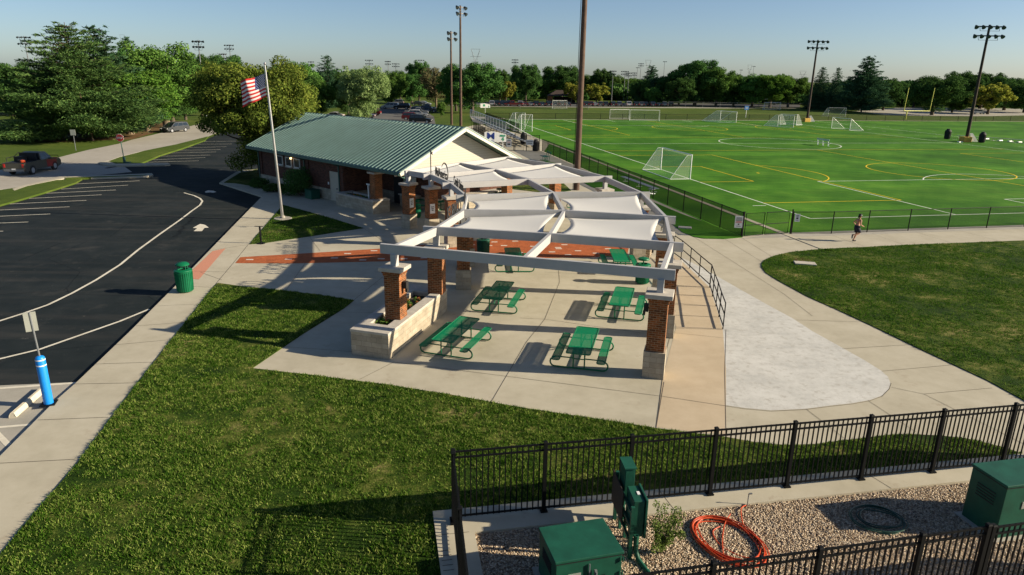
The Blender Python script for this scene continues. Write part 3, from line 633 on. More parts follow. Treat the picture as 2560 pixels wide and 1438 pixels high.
# ---------------------------------------------------------------- blades of the lawns
def inside(P, x, y):
    c = np.zeros(len(x), bool); n = len(P)
    for i in range(n):
        a, b = P[i], P[i - 1]
        k = ((a.y > y) != (b.y > y)) & (x < (b.x - a.x) * (y - a.y) / ((b.y - a.y) + 1e-12) + a.x); c ^= k
    return c
def vnoise(x, y, s, seed):
    r = np.random.default_rng(seed).uniform(0, 1, (64, 64)); fx, fy = x * s, y * s; ix, iy = np.floor(fx).astype(int), np.floor(fy).astype(int); tx, ty = fx - ix, fy - iy
    tx = tx * tx * (3 - 2 * tx); ty = ty * ty * (3 - 2 * ty); g = lambda i, j: r[i % 64, j % 64]
    return (g(ix, iy) * (1 - tx) + g(ix + 1, iy) * tx) * (1 - ty) + (g(ix, iy + 1) * (1 - tx) + g(ix + 1, iy + 1) * tx) * ty
def blades(name, P, box, n, h, w, z, avoid=None, mat='blade'):
    x = rng.uniform(box[0], box[1], n); y = rng.uniform(box[2], box[3], n); k = inside(P, x, y)
    if avoid is not None: k &= ~avoid(x, y)
    # bald and thin patches
    p = vnoise(x, y, .9, 5) * .6 + vnoise(x, y, 2.7, 8) * .4; k &= rng.uniform(0, 1, n) < np.clip((p - .18) * 3.2, .12, 1) * np.clip((vnoise(x, y, 7.3, 15) - .22) * 3.5, .10, 1)
    x, y, p = x[k], y[k], p[k]; n = len(x); th = rng.uniform(0, 2 * np.pi, n); hh = h * rng.uniform(.5, 1.25, n) * (.6 + p * .8); ww = w * rng.uniform(.6, 1.3, n)
    lx, ly = rng.normal(0, .55, n) * hh, rng.normal(0, .55, n) * hh; dx, dy = np.cos(th) * ww / 2, np.sin(th) * ww / 2; zz = np.full(n, z)
    V = np.stack([np.stack([x - dx, y - dy, zz], 1), np.stack([x + dx, y + dy, zz], 1), np.stack([x + lx, y + ly, zz + hh], 1)], 1).reshape(-1, 3)
    o = np_mesh(name, V, np.arange(3 * n).reshape(-1, 3), M[mat]); tag(o, kind='stuff'); return o
def in_yard(x, y):
    d = (x - YA.x) * YN.x + (y - YA.y) * YN.y; a = (x - YA.x) * YD.x + (y - YA.y) * YD.y; return (d > -.44) & (a > -.47)
STRAW = [G(a, b) for a, b in ((763, 1180), (778, 1200), (820, 1220), (850, 1226), (905, 1215), (860, 1240), (990, 1235), (757, 1240), (600, 1300), (552, 1340), (935, 1395), (612, 1412), (500, 1278), (880, 1205), (912, 1222), (1180, 1180), (1145, 1160))]
def in_yard_or_straw(x, y):
    k = in_yard(x, y)
    for i, p in enumerate(STRAW): k |= (((x - p.x) / (.16 + .03 * (i % 4))) ** 2 + ((y - p.y) / (.10 + .02 * (i % 3))) ** 2) < rng.uniform(.3, 1.2, len(x))
    return k
blades('lawn_grass', L_MAIN, (-15.5, 15, 11.0, 32), 1250000, .062, .026, .025, in_yard_or_straw)
blades('flag_lawn_grass', L_FLAG, (-18, -8, 39, 55), 60000, .07, .03, .025, mat='blade_dark')
blades('oval_lawn_grass', L_OVAL, (9, 32, 17, 46), 330000, .065, .030, .025, mat='blade_dark')

# ================================================================ BUILDING
BO = Vector((-7.87, 48.30, 0)); BA = R(136.1); BU = Vector((math.cos(BA), math.sin(BA), 0)); BW = Vector((BU.y, -BU.x, 0)); BL, BWD, ZE, ZR = 22.83, 12.26, 3.30, 6.12
def B(u, w, z=0.0): return BO + BU * u + BW * w + Vector((0, 0, z))
bld = thing('brick_pavilion', 'long brick concession building with green standing seam metal roof behind the flagpole', 'building', tuple(BO))
def bbox(mb, u0, u1, w0, w1, z0, z1): mb.box(tuple(B((u0 + u1) / 2, (w0 + w1) / 2, (z0 + z1) / 2)), (u1 - u0, w1 - w0, z1 - z0), BA); return mb
U0 = 1.2; FP = [(8.2, .75), (22.2, .75), (22.2, 11.5), (U0, 11.5), (U0, 4.0), (8.2, 4.0)]
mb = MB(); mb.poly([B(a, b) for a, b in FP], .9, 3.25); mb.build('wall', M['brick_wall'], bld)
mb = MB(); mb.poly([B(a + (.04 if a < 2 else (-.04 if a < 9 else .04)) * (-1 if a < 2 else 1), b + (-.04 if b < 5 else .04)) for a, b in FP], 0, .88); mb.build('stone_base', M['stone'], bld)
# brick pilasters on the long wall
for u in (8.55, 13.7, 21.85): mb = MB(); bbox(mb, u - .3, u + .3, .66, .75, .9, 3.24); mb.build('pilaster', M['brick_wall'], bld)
# gable walls of lap siding
sl = (ZR - ZE) / (BWD / 2)
for u in (U0 - .05, 22.2 + .05):
    p = [(.5, ZE - .12), (BWD - .5, ZE - .12), (BWD - .5, ZE + .5 * sl - .2), (BWD / 2, ZR - .2), (.5, ZE + .5 * sl - .2)]
    mb = MB(); mb.extr(p, B(u, 0), BW, (0, 0, 1), BU, .12); mb.build('gable_siding', M['siding'], bld)
mb = MB(); mb.extr([(.3, ZE - .34), (BWD - .3, ZE - .34), (BWD - .3, ZE - .10), (.3, ZE - .10)], B(U0 - .13, 0), BW, (0, 0, 1), BU, .05); mb.build('gable_band', M['trim'], bld)
mb = MB(); bbox(mb, .05, 1.05, .1, BWD - .1, ZE - .16, ZE - .125); bbox(mb, 1.05, 22.6, .08, .74, ZE - .16, ZE - .125); bbox(mb, 1.3, 8.1, .76, 3.98, ZE - .10, ZE - .06); mb.build('soffit', M['soffit'], bld)
# roof: two slopes with raised seams, ridge, fascias, gutter
for side in (0, 1):
    mb = MB(); w_e, w_r = (0.0, BWD / 2) if side == 0 else (BWD, BWD / 2)
    a, b, c, d = B(0, w_e, ZE), B(BL, w_e, ZE), B(BL, w_r, ZR), B(0, w_r, ZR); dn = Vector((0, 0, .10))
    V = [a, b, c, d, a - dn, b - dn, c - dn, d - dn]
    mb.add(V, [(0, 3, 2, 1) if side == 0 else (0, 1, 2, 3), (4, 5, 6, 7) if side == 0 else (7, 6, 5, 4), (0, 1, 5, 4), (1, 2, 6, 5), (3, 0, 4, 7)])
    n = int(BL / .475); sl3 = (d - a).normalized(); nrm = BU.cross(sl3).normalized(); nrm = nrm if nrm.z > 0 else -nrm
    for k in range(n + 1):
        p0 = a + BU * (.06 + k * (BL - .12) / n) + nrm * .004; p1 = p0 + (d - a) * .985; p0 = p0 + (d - a) * .004
        t, hh = .12, .13
        V = [p + BU * s * tt + nrm * z for p in (p0, p1) for s, tt, z in ((-1, t, 0), (1, t, 0), (1, t * .45, hh), (-1, t * .45, hh))]
        mb.add(V, [(0, 1, 2, 3), (7, 6, 5, 4), (1, 5, 6, 2), (3, 2, 6, 7), (0, 3, 7, 4)])
    mb.build('roof_slope', M['roof'], bld)
mb = MB()
for s in (-1, 1): mb.add([B(-.02, BWD / 2 + s * .22, ZR - .02), B(BL + .02, BWD / 2 + s * .22, ZR - .02), B(BL + .02, BWD / 2, ZR + .10), B(-.02, BWD / 2, ZR + .10)], [(0, 1, 2, 3)])
mb.build('ridge_cap', M['roof'], bld)
for u in (-.03, BL + .03):
    mb = MB()
    for w0, w1 in ((-.02, BWD / 2), (BWD + .02, BWD / 2)): mb.bar(B(u, w0, ZE - .07), B(u, w1, ZR - .07), .05, .26)
    mb.build('rake_board', M['trim'], bld)
    mb = MB()
    for w0, w1 in ((-.03, BWD / 2), (BWD + .03, BWD / 2)): mb.bar(B(u, w0, ZE + .085), B(u, w1, ZR + .085), .12, .07)
    mb.build('rake_flashing', simple('pale green flashing', (.30, .38, .33), .5), bld)
for w in (-.07, BWD + .07):
    mb = MB(); bbox(mb, 0, BL, w - .06, w + .06, ZE - .14, ZE + .02); mb.build('gutter', M['roof_edge'], bld)
for u in (.35, 8.75, 21.95, 13.95):
    mb = MB(); p = B(u, .60, 0); mb.box((p.x, p.y, 1.65), (.09, .07, 3.1), BA); q = B(u, .3, ZE - .18); mb.tube([B(u, .0, ZE - .14), B(u, .3, ZE - .28), B(u, .6, ZE - .4)], .04, 6); mb.build('downspout', M['roof_edge'], bld)
mb = MB(); bbox(mb, 9.1, 10.1, .70, .76, .02, 2.25); dr = mb.build('door', M['door'], bld)
mb = MB(); bbox(mb, 9.0, 9.1, .68, .74, 0, 2.36); bbox(mb, 10.1, 10.2, .68, .74, 0, 2.36); bbox(mb, 9.1, 10.1, .68, .74, 2.25, 2.36); mb.build('door_frame', M['door'], dr)
mb = MB(); bbox(mb, 9.18, 9.24, .62, .70, 1.0, 1.1); mb.build('handle', M['galv'], dr)
mb = MB(); bbox(mb, 10.45, 10.6, .71, .75, 1.25, 1.45); mb.build('switch_box', M['sign_white'], bld)
for u in (15.3, 16.7, 18.2):
    mb = MB(); bbox(mb, u - .42, u + .42, .70, .76, 2.15, 2.80); w_ = mb.build('window', M['glass'], bld)
    mb = MB(); bbox(mb, u - .50, u - .42, .67, .76, 2.08, 2.87); bbox(mb, u + .42, u + .50, .67, .76, 2.08, 2.87); bbox(mb, u - .42, u + .42, .67, .76, 2.80, 2.87); bbox(mb, u - .42, u + .42, .67, .76, 2.08, 2.15); mb.build('window_frame', M['frame_white'], w_)
    mb = MB(); bbox(mb, u - .55, u + .55, .62, .76, 1.98, 2.07); mb.build('window_sill', M['cap'], w_)
mb = MB(); p = B(16.0, .55, 2.86); mb.lathe([(.02, .06), (.09, .04), (.10, -.05), (.05, -.09), (0, -.09)], p, 10); mb.build('wall_lamp', M['lamp_lit'], bld)
lp = bpy.data.lights.new('wall_lamp_light', 'POINT'); lp.energy = .06; lp.color = (1, .75, .4); lp.shadow_soft_size = .08
lo = bpy.data.objects.new('wall_lamp_light', lp); COL.objects.link(lo); lo.location = B(16.0, .35, 2.70)
# counters at the open near end
mb = MB(); bbox(mb, .2, 1.14, 5.2, 10.8, 0, 1.0); mb.build('counter_base', M['stone'], bld)
mb = MB(); bbox(mb, .1, 1.14, 5.1, 10.9, 1.0, 1.08); mb.build('counter_top', M['cap'], bld)
for w0, w1 in ((5.6, 7.2), (8.2, 9.8)): mb = MB(); bbox(mb, 1.13, 1.17, w0, w1, 1.35, 2.5); mb.build('service_window', M['glass'], bld)
mb = MB(); bbox(mb, 5.0, 6.1, 3.92, 3.96, 0.02, 2.2); mb.build('porch_door', M['black_matte'], bld)
mb = MB(); bbox(mb, 2.8, 4.4, 3.2, 3.95, 0, .95); mb.build('porch_counter', M['stone'], bld)
mb = MB(); bbox(mb, 2.7, 4.5, 3.1, 3.95, .95, 1.02); mb.build('porch_counter_top', M['cap'], bld)
mb = MB(); bbox(mb, 3.3, 3.85, 3.94, 3.98, 1.7, 2.3); mb.build('notice', M['sign_white'], bld)
# brick porch post standing in the side planter
mb = MB(); bbox(mb, 3.55, 4.2, .35, 1.0, .7, 2.85); mb.build('porch_post', M['brick'], bld)
mb = MB(); bbox(mb, 3.42, 4.33, .22, 1.13, 2.85, 2.98); bbox(mb, 3.75, 4.0, .55, .8, 2.98, ZE - .16); mb.build('post_cap', M['cap'], bld)

# side planter, its contents and the white cross post
def planter(name, label, corners, z, wall=.38, cap=.10):
    P = [Vector((c.x, c.y, 0)) for c in corners]; c0 = sum(P, Vector()) / 4; endw = wall * 1.9
    t = thing(name, label, 'planter', tuple(c0))
    inn = []
    for i, p in enumerate(P):
        a, b = P[i - 1] - p, P[(i + 1) % 4] - p; la, lb = a.length, b.length
        inn.append(p + a.normalized() * (endw if la > lb else wall) + b.normalized() * (endw if lb > la else wall))
    mb = MB(); mb2 = MB()
    for i in range(4):
        a, b = P[i], P[(i + 1) % 4]; ia, ib = inn[i], inn[(i + 1) % 4]
        V = [(*a.xy, 0), (*b.xy, 0), (*ib.xy, 0), (*ia.xy, 0), (*a.xy, z - cap), (*b.xy, z - cap), (*ib.xy, z - cap), (*ia.xy, z - cap)]
        mb.add(V, [(0, 1, 5, 4), (2, 3, 7, 6), (4, 5, 6, 7)])
        o = .035; oa, ob = a + (a - c0).normalized() * o, b + (b - c0).normalized() * o
        V = [(*oa.xy, z - cap + .002), (*ob.xy, z - cap + .002), (*ib.xy, z - cap + .002), (*ia.xy, z - cap + .002), (*oa.xy, z), (*ob.xy, z), (*ib.xy, z), (*ia.xy, z)]
        mb2.add(V, [(0, 1, 5, 4), (2, 3, 7, 6), (4, 5, 6, 7), (3, 2, 1, 0)])
    mb.build('planter_wall', M['stone'], t); mb2.build('coping', M['cap'], t, bevel=.012)
    mb = MB(); mb.poly(inn, .1, z - .22); mb.build('soil', M['soil'], t)
    return t, inn
pl1, inn1 = planter('stone_planter', 'long pale limestone planter with orange flowers under the two front pillars', [Vector((-5.88, 23.88, 0)), Vector((-4.42, 23.42, 0)), Vector((-2.84, 29.05, 0)), Vector((-4.42, 29.62, 0))], 1.02, .42)
pl2, inn2 = planter('stone_planter', 'shaded limestone planter along the brick building beside its beige door', [B(3.2, -.15), B(3.2, 1.35), B(8.15, 1.35), B(8.15, -.15)], 1.0, .34)
mb = MB(); mb.box(tuple(B(4.75, .6, 1.35)), (.10, .10, 1.25), BA); mb.box(tuple(B(4.75, .6, 1.95)), (.42, .10, .10), BA); o = mb.build('cross_post', M['sign_white']); tag(o, 'small white T shaped post standing in the planter beside the building', 'post')

# ================================================================ PERGOLA
ZB = 3.86
Lpx = [(985, 612), (1090, 567), (1158, 524), (1166, 487), (1128, 456), (1077, 434), (1020, 426)]
Mpx = [(1310, 642), (1375, 583), (1410, 525), (1385, 480), (1322, 447), (1240, 422), (1150, 406)]
Rpx = [(1655, 672), (1680, 605), (1665, 540), (1605, 480), (1514, 440), (1390, 409), (1268, 392)]
LN, MN, RN = GS(Lpx, ZB), GS(Mpx, ZB), GS(Rpx, ZB)
per = thing('fan_pergola', 'fan shaped pale grey timber pergola on brick pillars with letters along its left side', 'pergola', (0, 34, 0))
BH, BT = .36, .15
for i in range(7):
    mb = MB(); l, m, r = LN[i], MN[i], RN[i]; dl = (l - m).normalized(); dr_ = (r - m).normalized(); h = Vector((0, 0, BH / 2))
    ol = .55 if i < 6 else .3
    mb.bar(l + dl * ol - h, m - h, BT, BH); mb.bar(m - h + (l - m).normalized() * .0, r + dr_ * .45 - h, BT, BH)
    mb.build('cross_beam', M['beam'], per)
for N in (LN, MN, RN):
    for i in range(6):
        a, b = N[i], N[i + 1]; d = (b - a).normalized(); h = Vector((0, 0, BH / 2 + .012))
        mb = MB(); mb.bar(a + d * .078 - h, b - d * .078 - h, BT - .01, BH - .02); mb.build('rail_beam', M['beam'], per)
# pillars
pc = Vector((-12, 34, 0))
def pillar(node, other, z0, k):
    g = Vector((node.x, node.y, 0)); d = other - node; ang = math.atan2(d.y, d.x)
    WORLD = (g.x, g.y)
    mb = MB(); mb.box((*WORLD, (max(z0, .98) + 2.72) / 2), (.62, .62, 2.72 - max(z0, .98)), ang); mb.box((*WORLD, 2.78), (.68, .68, .12), ang); mb.box((*WORLD, 2.86), (.74, .74, .08), ang)
    p = mb.build('pillar', M['brick'], per)
    if z0 < .5:
        mb = MB(); mb.box((*WORLD, .485), (.74, .74, .97), ang); mb.build('stone_base', M['stone'], p)
    mb = MB(); mb.box((*WORLD, 2.975), (.92, .92, .15), ang); mb.build('pillar_cap', M['cap'], p, bevel=.012)
    mb = MB(); mb.box((*WORLD, 3.27), (.22, .26, .46), ang); mb.build('stem', M['beam'], p)
    return p, ang
for i in range(7): pillar(LN[i], MN[i], .75 if i < 2 else 0, i)
for i in range(7): pillar(RN[i], MN[i], 0, i)
def attach_lamp(node, other, side, z, name='flood_lamp'):
    g = Vector((node.x, node.y, 0)); d = (other - node).normalized(); d.z = 0; n = Vector((-d.y, d.x, 0))
    v = d if side == 'in' else n
    c = g + v * .42; mb = MB(); mb.box((c.x, c.y, z), (.16, .20, .26), math.atan2(v.y, v.x)); mb.tube([g + v * .3 + Vector((0, 0, z)), c + Vector((0, 0, z))], .025, 6); mb.box((c.x + v.x * .06, c.y + v.y * .06, z - .2), (.08, .16, .14), math.atan2(v.y, v.x))
    mb.build(name, M['black_matte'], per)
attach_lamp(LN[0], MN[0], 'in', 2.35); attach_lamp(RN[0], MN[0], 'in', 2.45); attach_lamp(RN[2], MN[2], 'in', 2.35)
# posters on pillars
for nd_, ot, z, s in ((LN[6], MN[6], 1.75, .38), (LN[5], MN[5], 1.65, .36)):
    g = Vector((nd_.x, nd_.y, 0)); d = (ot - nd_).normalized(); n = Vector((d.y, -d.x, 0)); n = n if n.y < 0 else -n; n.z = 0
    c = g + n * .33 - d * .1; mb = MB(); mb.box((c.x, c.y, z), (s, .02, .62), math.atan2(d.y, d.x)); ps = mb.build('poster', M['sign_white'], per)
    mb = MB(); c2 = g + n * .345 - d * .1
    for k, zz in enumerate((.12, .0, -.10)): mb.box((c2.x, c2.y, z + zz), (s * (.6 - .12 * k), .006, .05), math.atan2(d.y, d.x))
    mb.build('poster_print', M['text_black'], ps)
# lettering along the left rail, read from the car park side
def letters(a, b, parts, name):
    d = (b - a); L = d.length; d.normalize(); mb = MB()
    for s, size, f, xs, dz in parts: put_text(mb, s, size, a + d * (L * f) + Vector((0, 0, .02 + dz)), d, (0, 0, 1), .014, xs, .004)
    return mb, a, d, L
zt = Vector((0, 0, .01))
mb, a, d, L = letters(LN[5] + zt, LN[4] + zt, [('MidAmerica', .78, .53, .62, .0)], 'x')
# swoosh round the end of the word and the thin post with "1st"
c = a + d * (L * .70) + Vector((0, 0, .35)); pts = [c + d * (.62 * math.cos(t)) + Vector((0, 0, .62 * math.sin(t))) for t in np.linspace(R(-25), R(150), 26)]; m9 = MB(); m9.tube(pts, [.014 + .026 * math.sin(math.pi * i / 25) for i in range(26)], 6); m9.build('sign_swoosh', M['text_black'], per)
mb.build('sign_lettering', M['text_black'], per)
mb = MB(); mb.tube([a + d * .02, a + d * .02 + Vector((0, 0, 1.55))], .035, 6); put_text(mb, '1st', .34, a + d * .26 + Vector((0, 0, 1.22)), d, (0, 0, 1), .014, .8, .004)
mb.build('sign_lettering', M['text_black'], per)
mb, a, d, L = letters(LN[4] + zt, LN[3] + zt, [('Credit Union', .72, .5, .72, .0)], 'x'); mb.build('sign_lettering', M['text_black'], per)
mb, a, d, L = letters(LN[3] + zt, LN[2] + zt, [('SPORTS', .66, .5, .95, .0)], 'x'); mb.build('sign_lettering', M['text_black'], per)
mb, a, d, L = letters(LN[2] + zt, LN[1] + zt, [('COMPLEX', .74, .36, .66, .0)], 'x'); mb.build('sign_lettering', M['text_black'], per)
# bolts of the rail ends stay inside the beam mesh; shade sails hang between the beams
ordn = ['first', 'second', 'third', 'fourth', 'fifth', 'sixth', 'seventh', 'eighth', 'ninth', 'tenth', 'eleventh', 'twelfth', 'thirteenth', 'fourteenth', 'fifteenth', 'sixteenth', 'seventeenth', 'eighteenth', 'nineteenth', 'twentieth', 'twenty-first', 'twenty-second', 'twenty-third', 'twenty-fourth', 'twenty-fifth', 'twenty-sixth', 'twenty-seventh', 'twenty-eighth', 'twenty-ninth', 'thirtieth', 'thirty-first', 'thirty-second', 'thirty-third', 'thirty-fourth']
def sail(c, label):
    a, b, cc, d = [Vector(p) for p in c]; ctr = (a + b + cc + d) / 4; Z = Vector((0, 0, -.22))
    q = [ctr + (p - ctr) * .93 + Z for p in (a, b, cc, d)]; q[0].z += .10; q[2].z += .10; q[1].z -= .12; q[3].z -= .12
    t = thing('shade_sail', label, 'shade sail', tuple(ctr - Vector((0, 0, .3))), 0, 'white shade sails of the pergola')
    n = 16; V = []; ds = ((q[1] - q[0]) + (q[2] - q[3])).normalized(); dt = ((q[3] - q[0]) + (q[2] - q[1])).normalized()
    ls = (q[1] - q[0]).length; lt = (q[3] - q[0]).length
    for i in range(n + 1):
        for j in range(n + 1):
            s, tt = i / n, j / n
            p = (q[0] * (1 - s) + q[1] * s) * (1 - tt) + (q[3] * (1 - s) + q[2] * s) * tt
            p = p + dt * (4 * s * (1 - s) * (1 - 2 * tt) * lt * .085) + ds * (4 * tt * (1 - tt) * (1 - 2 * s) * ls * .085)
            p.z -= .10 * 16 * s * (1 - s) * tt * (1 - tt) - .02 * 4 * s * (1 - s); V.append(p)
    mb = MB(); mb.add(V, [(i * (n + 1) + j, (i + 1) * (n + 1) + j, (i + 1) * (n + 1) + j + 1, i * (n + 1) + j + 1) for i in range(n) for j in range(n)])
    o = mb.build('cloth', M['sail'], t, smooth=True); sm = o.modifiers.new('thickness', 'SOLIDIFY'); sm.thickness = .006
    for p, e in zip(q, (a, b, cc, d)):
        mb = MB(); mb.tube([p, e - Vector((0, 0, .2))], .012, 5); mb.build('cable', M['galv'], t)
names = {1: 'between the second and third beams', 2: 'between the third and fourth beams', 4: 'between the fifth and sixth beams', 5: 'between the sixth and rearmost beams'}
for i in (1, 2, 4, 5):
    sail([LN[i], MN[i], MN[i + 1], LN[i + 1]], 'left white shade sail %s of the pergola' % names[i])
    sail([MN[i], RN[i], RN[i + 1], MN[i + 1]], 'right white shade sail %s of the pergola' % names[i])

# ================================================================ FLAGPOLE
g = G(707, 548)
fp = thing('flagpole', 'tall brushed metal flagpole with round concrete footing in the small lawn', 'flagpole', tuple(g))
mb = MB(); mb.tube([g, g + Vector((-.17, 0, 5)), g + Vector((-.36, 0, 10.3))], [.10, .085, .045], 12); mb.build('pole', M['polesteel'], fp, smooth=True)
mb = MB(); mb.lathe([(0, -.09), (.06, -.07), (.09, 0), (.06, .07), (0, .09)], g + Vector((-.36, 0, 10.4)), 12); mb.build('finial', M['polesteel'], fp, smooth=True)
mb = MB(); mb.lathe([(.62, 0), (.62, .07), (.58, .09), (.17, .09), (.17, .22), (.11, .26)], g, 24); mb.build('footing', M['concrete_old'], fp)
mb = MB(); mb.tube([g + Vector((-.10, -.03, 1.2)), g + Vector((-.42, -.02, 10.2))], .008, 4); mb.build('halyard', M['white'], fp)
fl = thing('flag', 'striped red and white flag with blue starred corner flying from the flagpole', 'flag', tuple(g + Vector((0, 0, 8.9))))
nx, ny = 26, 26
def fpos(i, j, off=0.0):
    s, t = i / nx, j / ny; top = g + Vector((-.43, 0, 9.72)); hoist = 1.48
    x = -1.72 * s + .12 * math.sin(s * 9) * s; y = .26 * math.sin(s * 7.0 + t * 1.5) * (s ** .7) - .15 * s
    z = -hoist * t - .50 * s ** 1.2 - .18 * t * s + .05 * math.sin(s * 8 + 1)
    return top + Vector((x, y - off, z))
mb = MB(); V = [fpos(i, j) for i in range(nx + 1) for j in range(ny + 1)]
for i in range(nx):
    for j in range(ny):
        mb.mi = 2 if (i < 10 and j < 14) else (0 if (j // 2) % 2 == 0 else 1)
        mb.f.append((i * (ny + 1) + j, i * (ny + 1) + j + 1, (i + 1) * (ny + 1) + j + 1, (i + 1) * (ny + 1) + j)); mb.m.append(mb.mi)
mb.v = [tuple(v) for v in V]; mb.mi = 1
for r_ in range(9):
    for c_ in range(6 if r_ % 2 == 0 else 5):
        i = (c_ + (.55 if r_ % 2 == 0 else 1.05)) * 10 / 6.1; j = (r_ + .8) * 14 / 9.6
        for off in (.006, -.006):
            p = fpos(i, j, off); w = .034; mb.add([p + Vector((-w, 0, -w)), p + Vector((w, 0, -w)), p + Vector((w, 0, w)), p + Vector((-w, 0, w))], [(0, 1, 2, 3)])
fo = mb.build('flag_cloth', [M['flag_red'], M['flag_white'], M['flag_blue']], fl, smooth=True)

# ================================================================ FENCES
U = Vector((0, 0, 1))
def orn_fence(name, label, A, D, posts, z0=.10, h=1.83, extra=None):
    t = thing(name, label, 'fence', tuple(A + D * posts[0])); X = D; n = Vector((-D.y, D.x, 0)); ang = math.atan2(D.y, D.x)
    for i, a in enumerate(posts):
        c = A + D * a; mb = MB(); mb.box((c.x, c.y, z0 + h / 2), (.085, .085, h), ang); mb.box((c.x, c.y, z0 + h + .012), (.105, .105, .03), ang, .7)
        p = mb.build('post', M['black'], t)
        mb = MB(); mb.box((c.x, c.y, z0 + .02), (.17, .17, .035), ang); mb.build('foot_plate', M['black'], p)
        if i + 1 < len(posts):
            b = A + D * posts[i + 1]; mb = MB()
            for z in (h - .05, h - .20, .10): mb.bar(c + D * .045 + Vector((0, 0, z0 + z)), b - D * .045 + Vector((0, 0, z0 + z)), .036, .038)
            L = (b - c).length; k = round(L / .132)
            for j in range(1, k): q = c + D * (L * j / k); mb.box((q.x, q.y, z0 + (h - .02) / 2 + .03), (.026, .026, h - .09), ang)
            mb.build('picket_panel', M['black'], t)
    return t
orn_fence('picket_fence', 'black metal picket fence along the far edge of the equipment yard', YA, YD, [0, 2.14, 4.24, 6.38, 8.48, 10.60, 12.72, 14.90, 17.05])
RD = (Vector((-.40, 8.05, 0)) - YA).normalized()
orn_fence('picket_fence', 'short black picket fence seen end on returning towards the viewer', YA, RD, [.12, 2.2, 4.3, 6.4])
NA = Vector((3.65, 10.35, 0)); ND = (Vector((7.88, 11.27, 0)) - NA).normalized(); NA = NA - Vector((0, 0, 0))
orn_fence('picket_fence', 'nearest black picket fence cutting the lower right corner of the view', NA, ND, [-4.1, -2.05, 0, 2.12, 4.30, 5.78], z0=.05, h=1.79)
orn_fence('picket_gate', 'black picket gate at the right end of the nearest fence', NA, ND, [5.90, 8.0, 10.1], z0=.05, h=1.76)

def link_fence(name, label, pts, h, mesh, posts_every=3.0, post_r=.035, mat='black', z0=0.0, mid=False, group=None, bottom=True):
    pts = [Vector(p) for p in pts]; t = thing(name, label, 'fence', tuple(pts[0]), 0, group)
    mb, pm, rl = MB(), MB(), MB(); npost = 0; U = Vector((0, 0, 1))
    for a, b in zip(pts, pts[1:]):
        a = a + U * z0; b = b + U * z0; L = (b - a).length; k = max(1, round(L / posts_every))
        mb.add([a + U * .04, b + U * .04, b + U * h, a + U * h], [(0, 1, 2, 3)])
        rl.tube([a + U * h, b + U * h], post_r * .7, 6)
        if bottom: rl.tube([a + U * .05, b + U * .05], post_r * .35, 5)
        if mid: rl.tube([a + U * h * .5, b + U * h * .5], post_r * .6, 5)
        for j in range(k + 1):
            if j == k and b != pts[-1] + U * z0: continue
            p = a.lerp(b, j / k); m2 = MB(); m2.cyl(p, p + U * (h + .04), post_r, n=8); m2.build('post', M[mat], t)
    mb.build('mesh_panel', M[mesh], t); rl.build('top_rail', M[mat], t); return t
link_fence('chain_link_fence', 'black chain link fence with privacy mesh between turf field and walkway', [FL(-5.1, -8.5), FL(47.8, -8.9)], 1.62, 'chain', 3.02)
# gate at the near field corner, with sign panels
e0, e1 = FL(-5.1, -8.5), FL(-4.95, -6.9)
P0, P1, P2, P3, P4 = G(1855, 592), G(1890, 590), G(1893, 590), G(1952, 586), G(1973, 584)
gt = thing('field_gate', 'double black chain link gate at the near corner of the turf field', 'gate', tuple(P0))
def leaf(a, b, h, name, parent, mesh='chain_thin', brace=True):
    U = Vector((0, 0, 1)); mb = MB()
    mb.tube([a + U * .08, a + U * h, b + U * h, b + U * .08], .03, 6, closed=True)
    if brace: mb.tube([a + U * h * .5, b + U * h * .5], .025, 6)
    l = mb.build(name, M['black'], parent); mb = MB(); mb.add([a + U * .08, b + U * .08, b + U * h, a + U * h], [(0, 1, 2, 3)]); mb.build('mesh_panel', M[mesh], l); return l
ga, gb, gc, gd = G(1858, 592), G(1906, 589), G(1911, 588.6), G(1970, 585)
leaf(ga + Vector((.05, 0, 0)), gb, 1.55, 'gate_leaf', gt); leaf(gc, gd - Vector((.05, 0, 0)), 1.55, 'gate_leaf', gt)
for p in (G(1855, 592), G(1975, 585), G(1853, 592.2)): mb = MB(); mb.cyl(p, p + U * 1.68, .05, n=8); mb.build('gate_post', M['black'], gt)
nf = link_fence('chain_link_fence', 'open black chain link fence along the walkway behind the jogger', [G(1978, 585), G(2078, 584.5), G(2167, 581), G(2560, 567), G(2960, 553)], 1.5, 'chain_thin', 3.0)
def sign_on(px, py, w, h, z, name, label, cat, rows, mat='sign_white', parent=None, facing=None, off=.08):
    g = G(px, py); f = facing or Vector((-.1, -1, 0)).normalized(); g = g + f * off; r_ = Vector((-f.y, f.x, 0)); t = parent or None
    mb = MB(); mb.bar(g - r_ * (w / 2) + U * z, g + r_ * (w / 2) + U * z, .02, h); o = mb.build(name, M[mat])
    tag(o, label, cat); WORLD_OF[o.name] = Vector((0, 0, 0))
    for fz, fw, hh, m in rows:
        mb = MB(); c = g + f * .013 + U * (z + fz * h); mb.bar(c - r_ * (w * fw / 2), c + r_ * (w * fw / 2), .004, hh * h); mb.build('print', M[m], o)
    return o
sign_on(1842, 592.5, .50, .78, 1.02, 'rules_sign', 'white rules sign with black and red print on the fence left of the gate', 'sign', [(.34, .7, .06, 'text_black'), (.24, .8, .05, 'text_black'), (.14, .8, .05, 'text_black'), (.04, .7, .05, 'text_red'), (-.06, .8, .05, 'text_red'), (-.20, .2, .10, 'text_black'), (-.36, .6, .04, 'text_black')])
sign_on(1987, 585, .34, .52, 1.12, 'notice_sign', 'small white notice on the fence right of the gate', 'sign', [(.3, .6, .07, 'text_black'), (.12, .5, .07, 'text_black'), (-.08, .4, .18, 'text_black'), (-.34, .5, .05, 'text_black')])
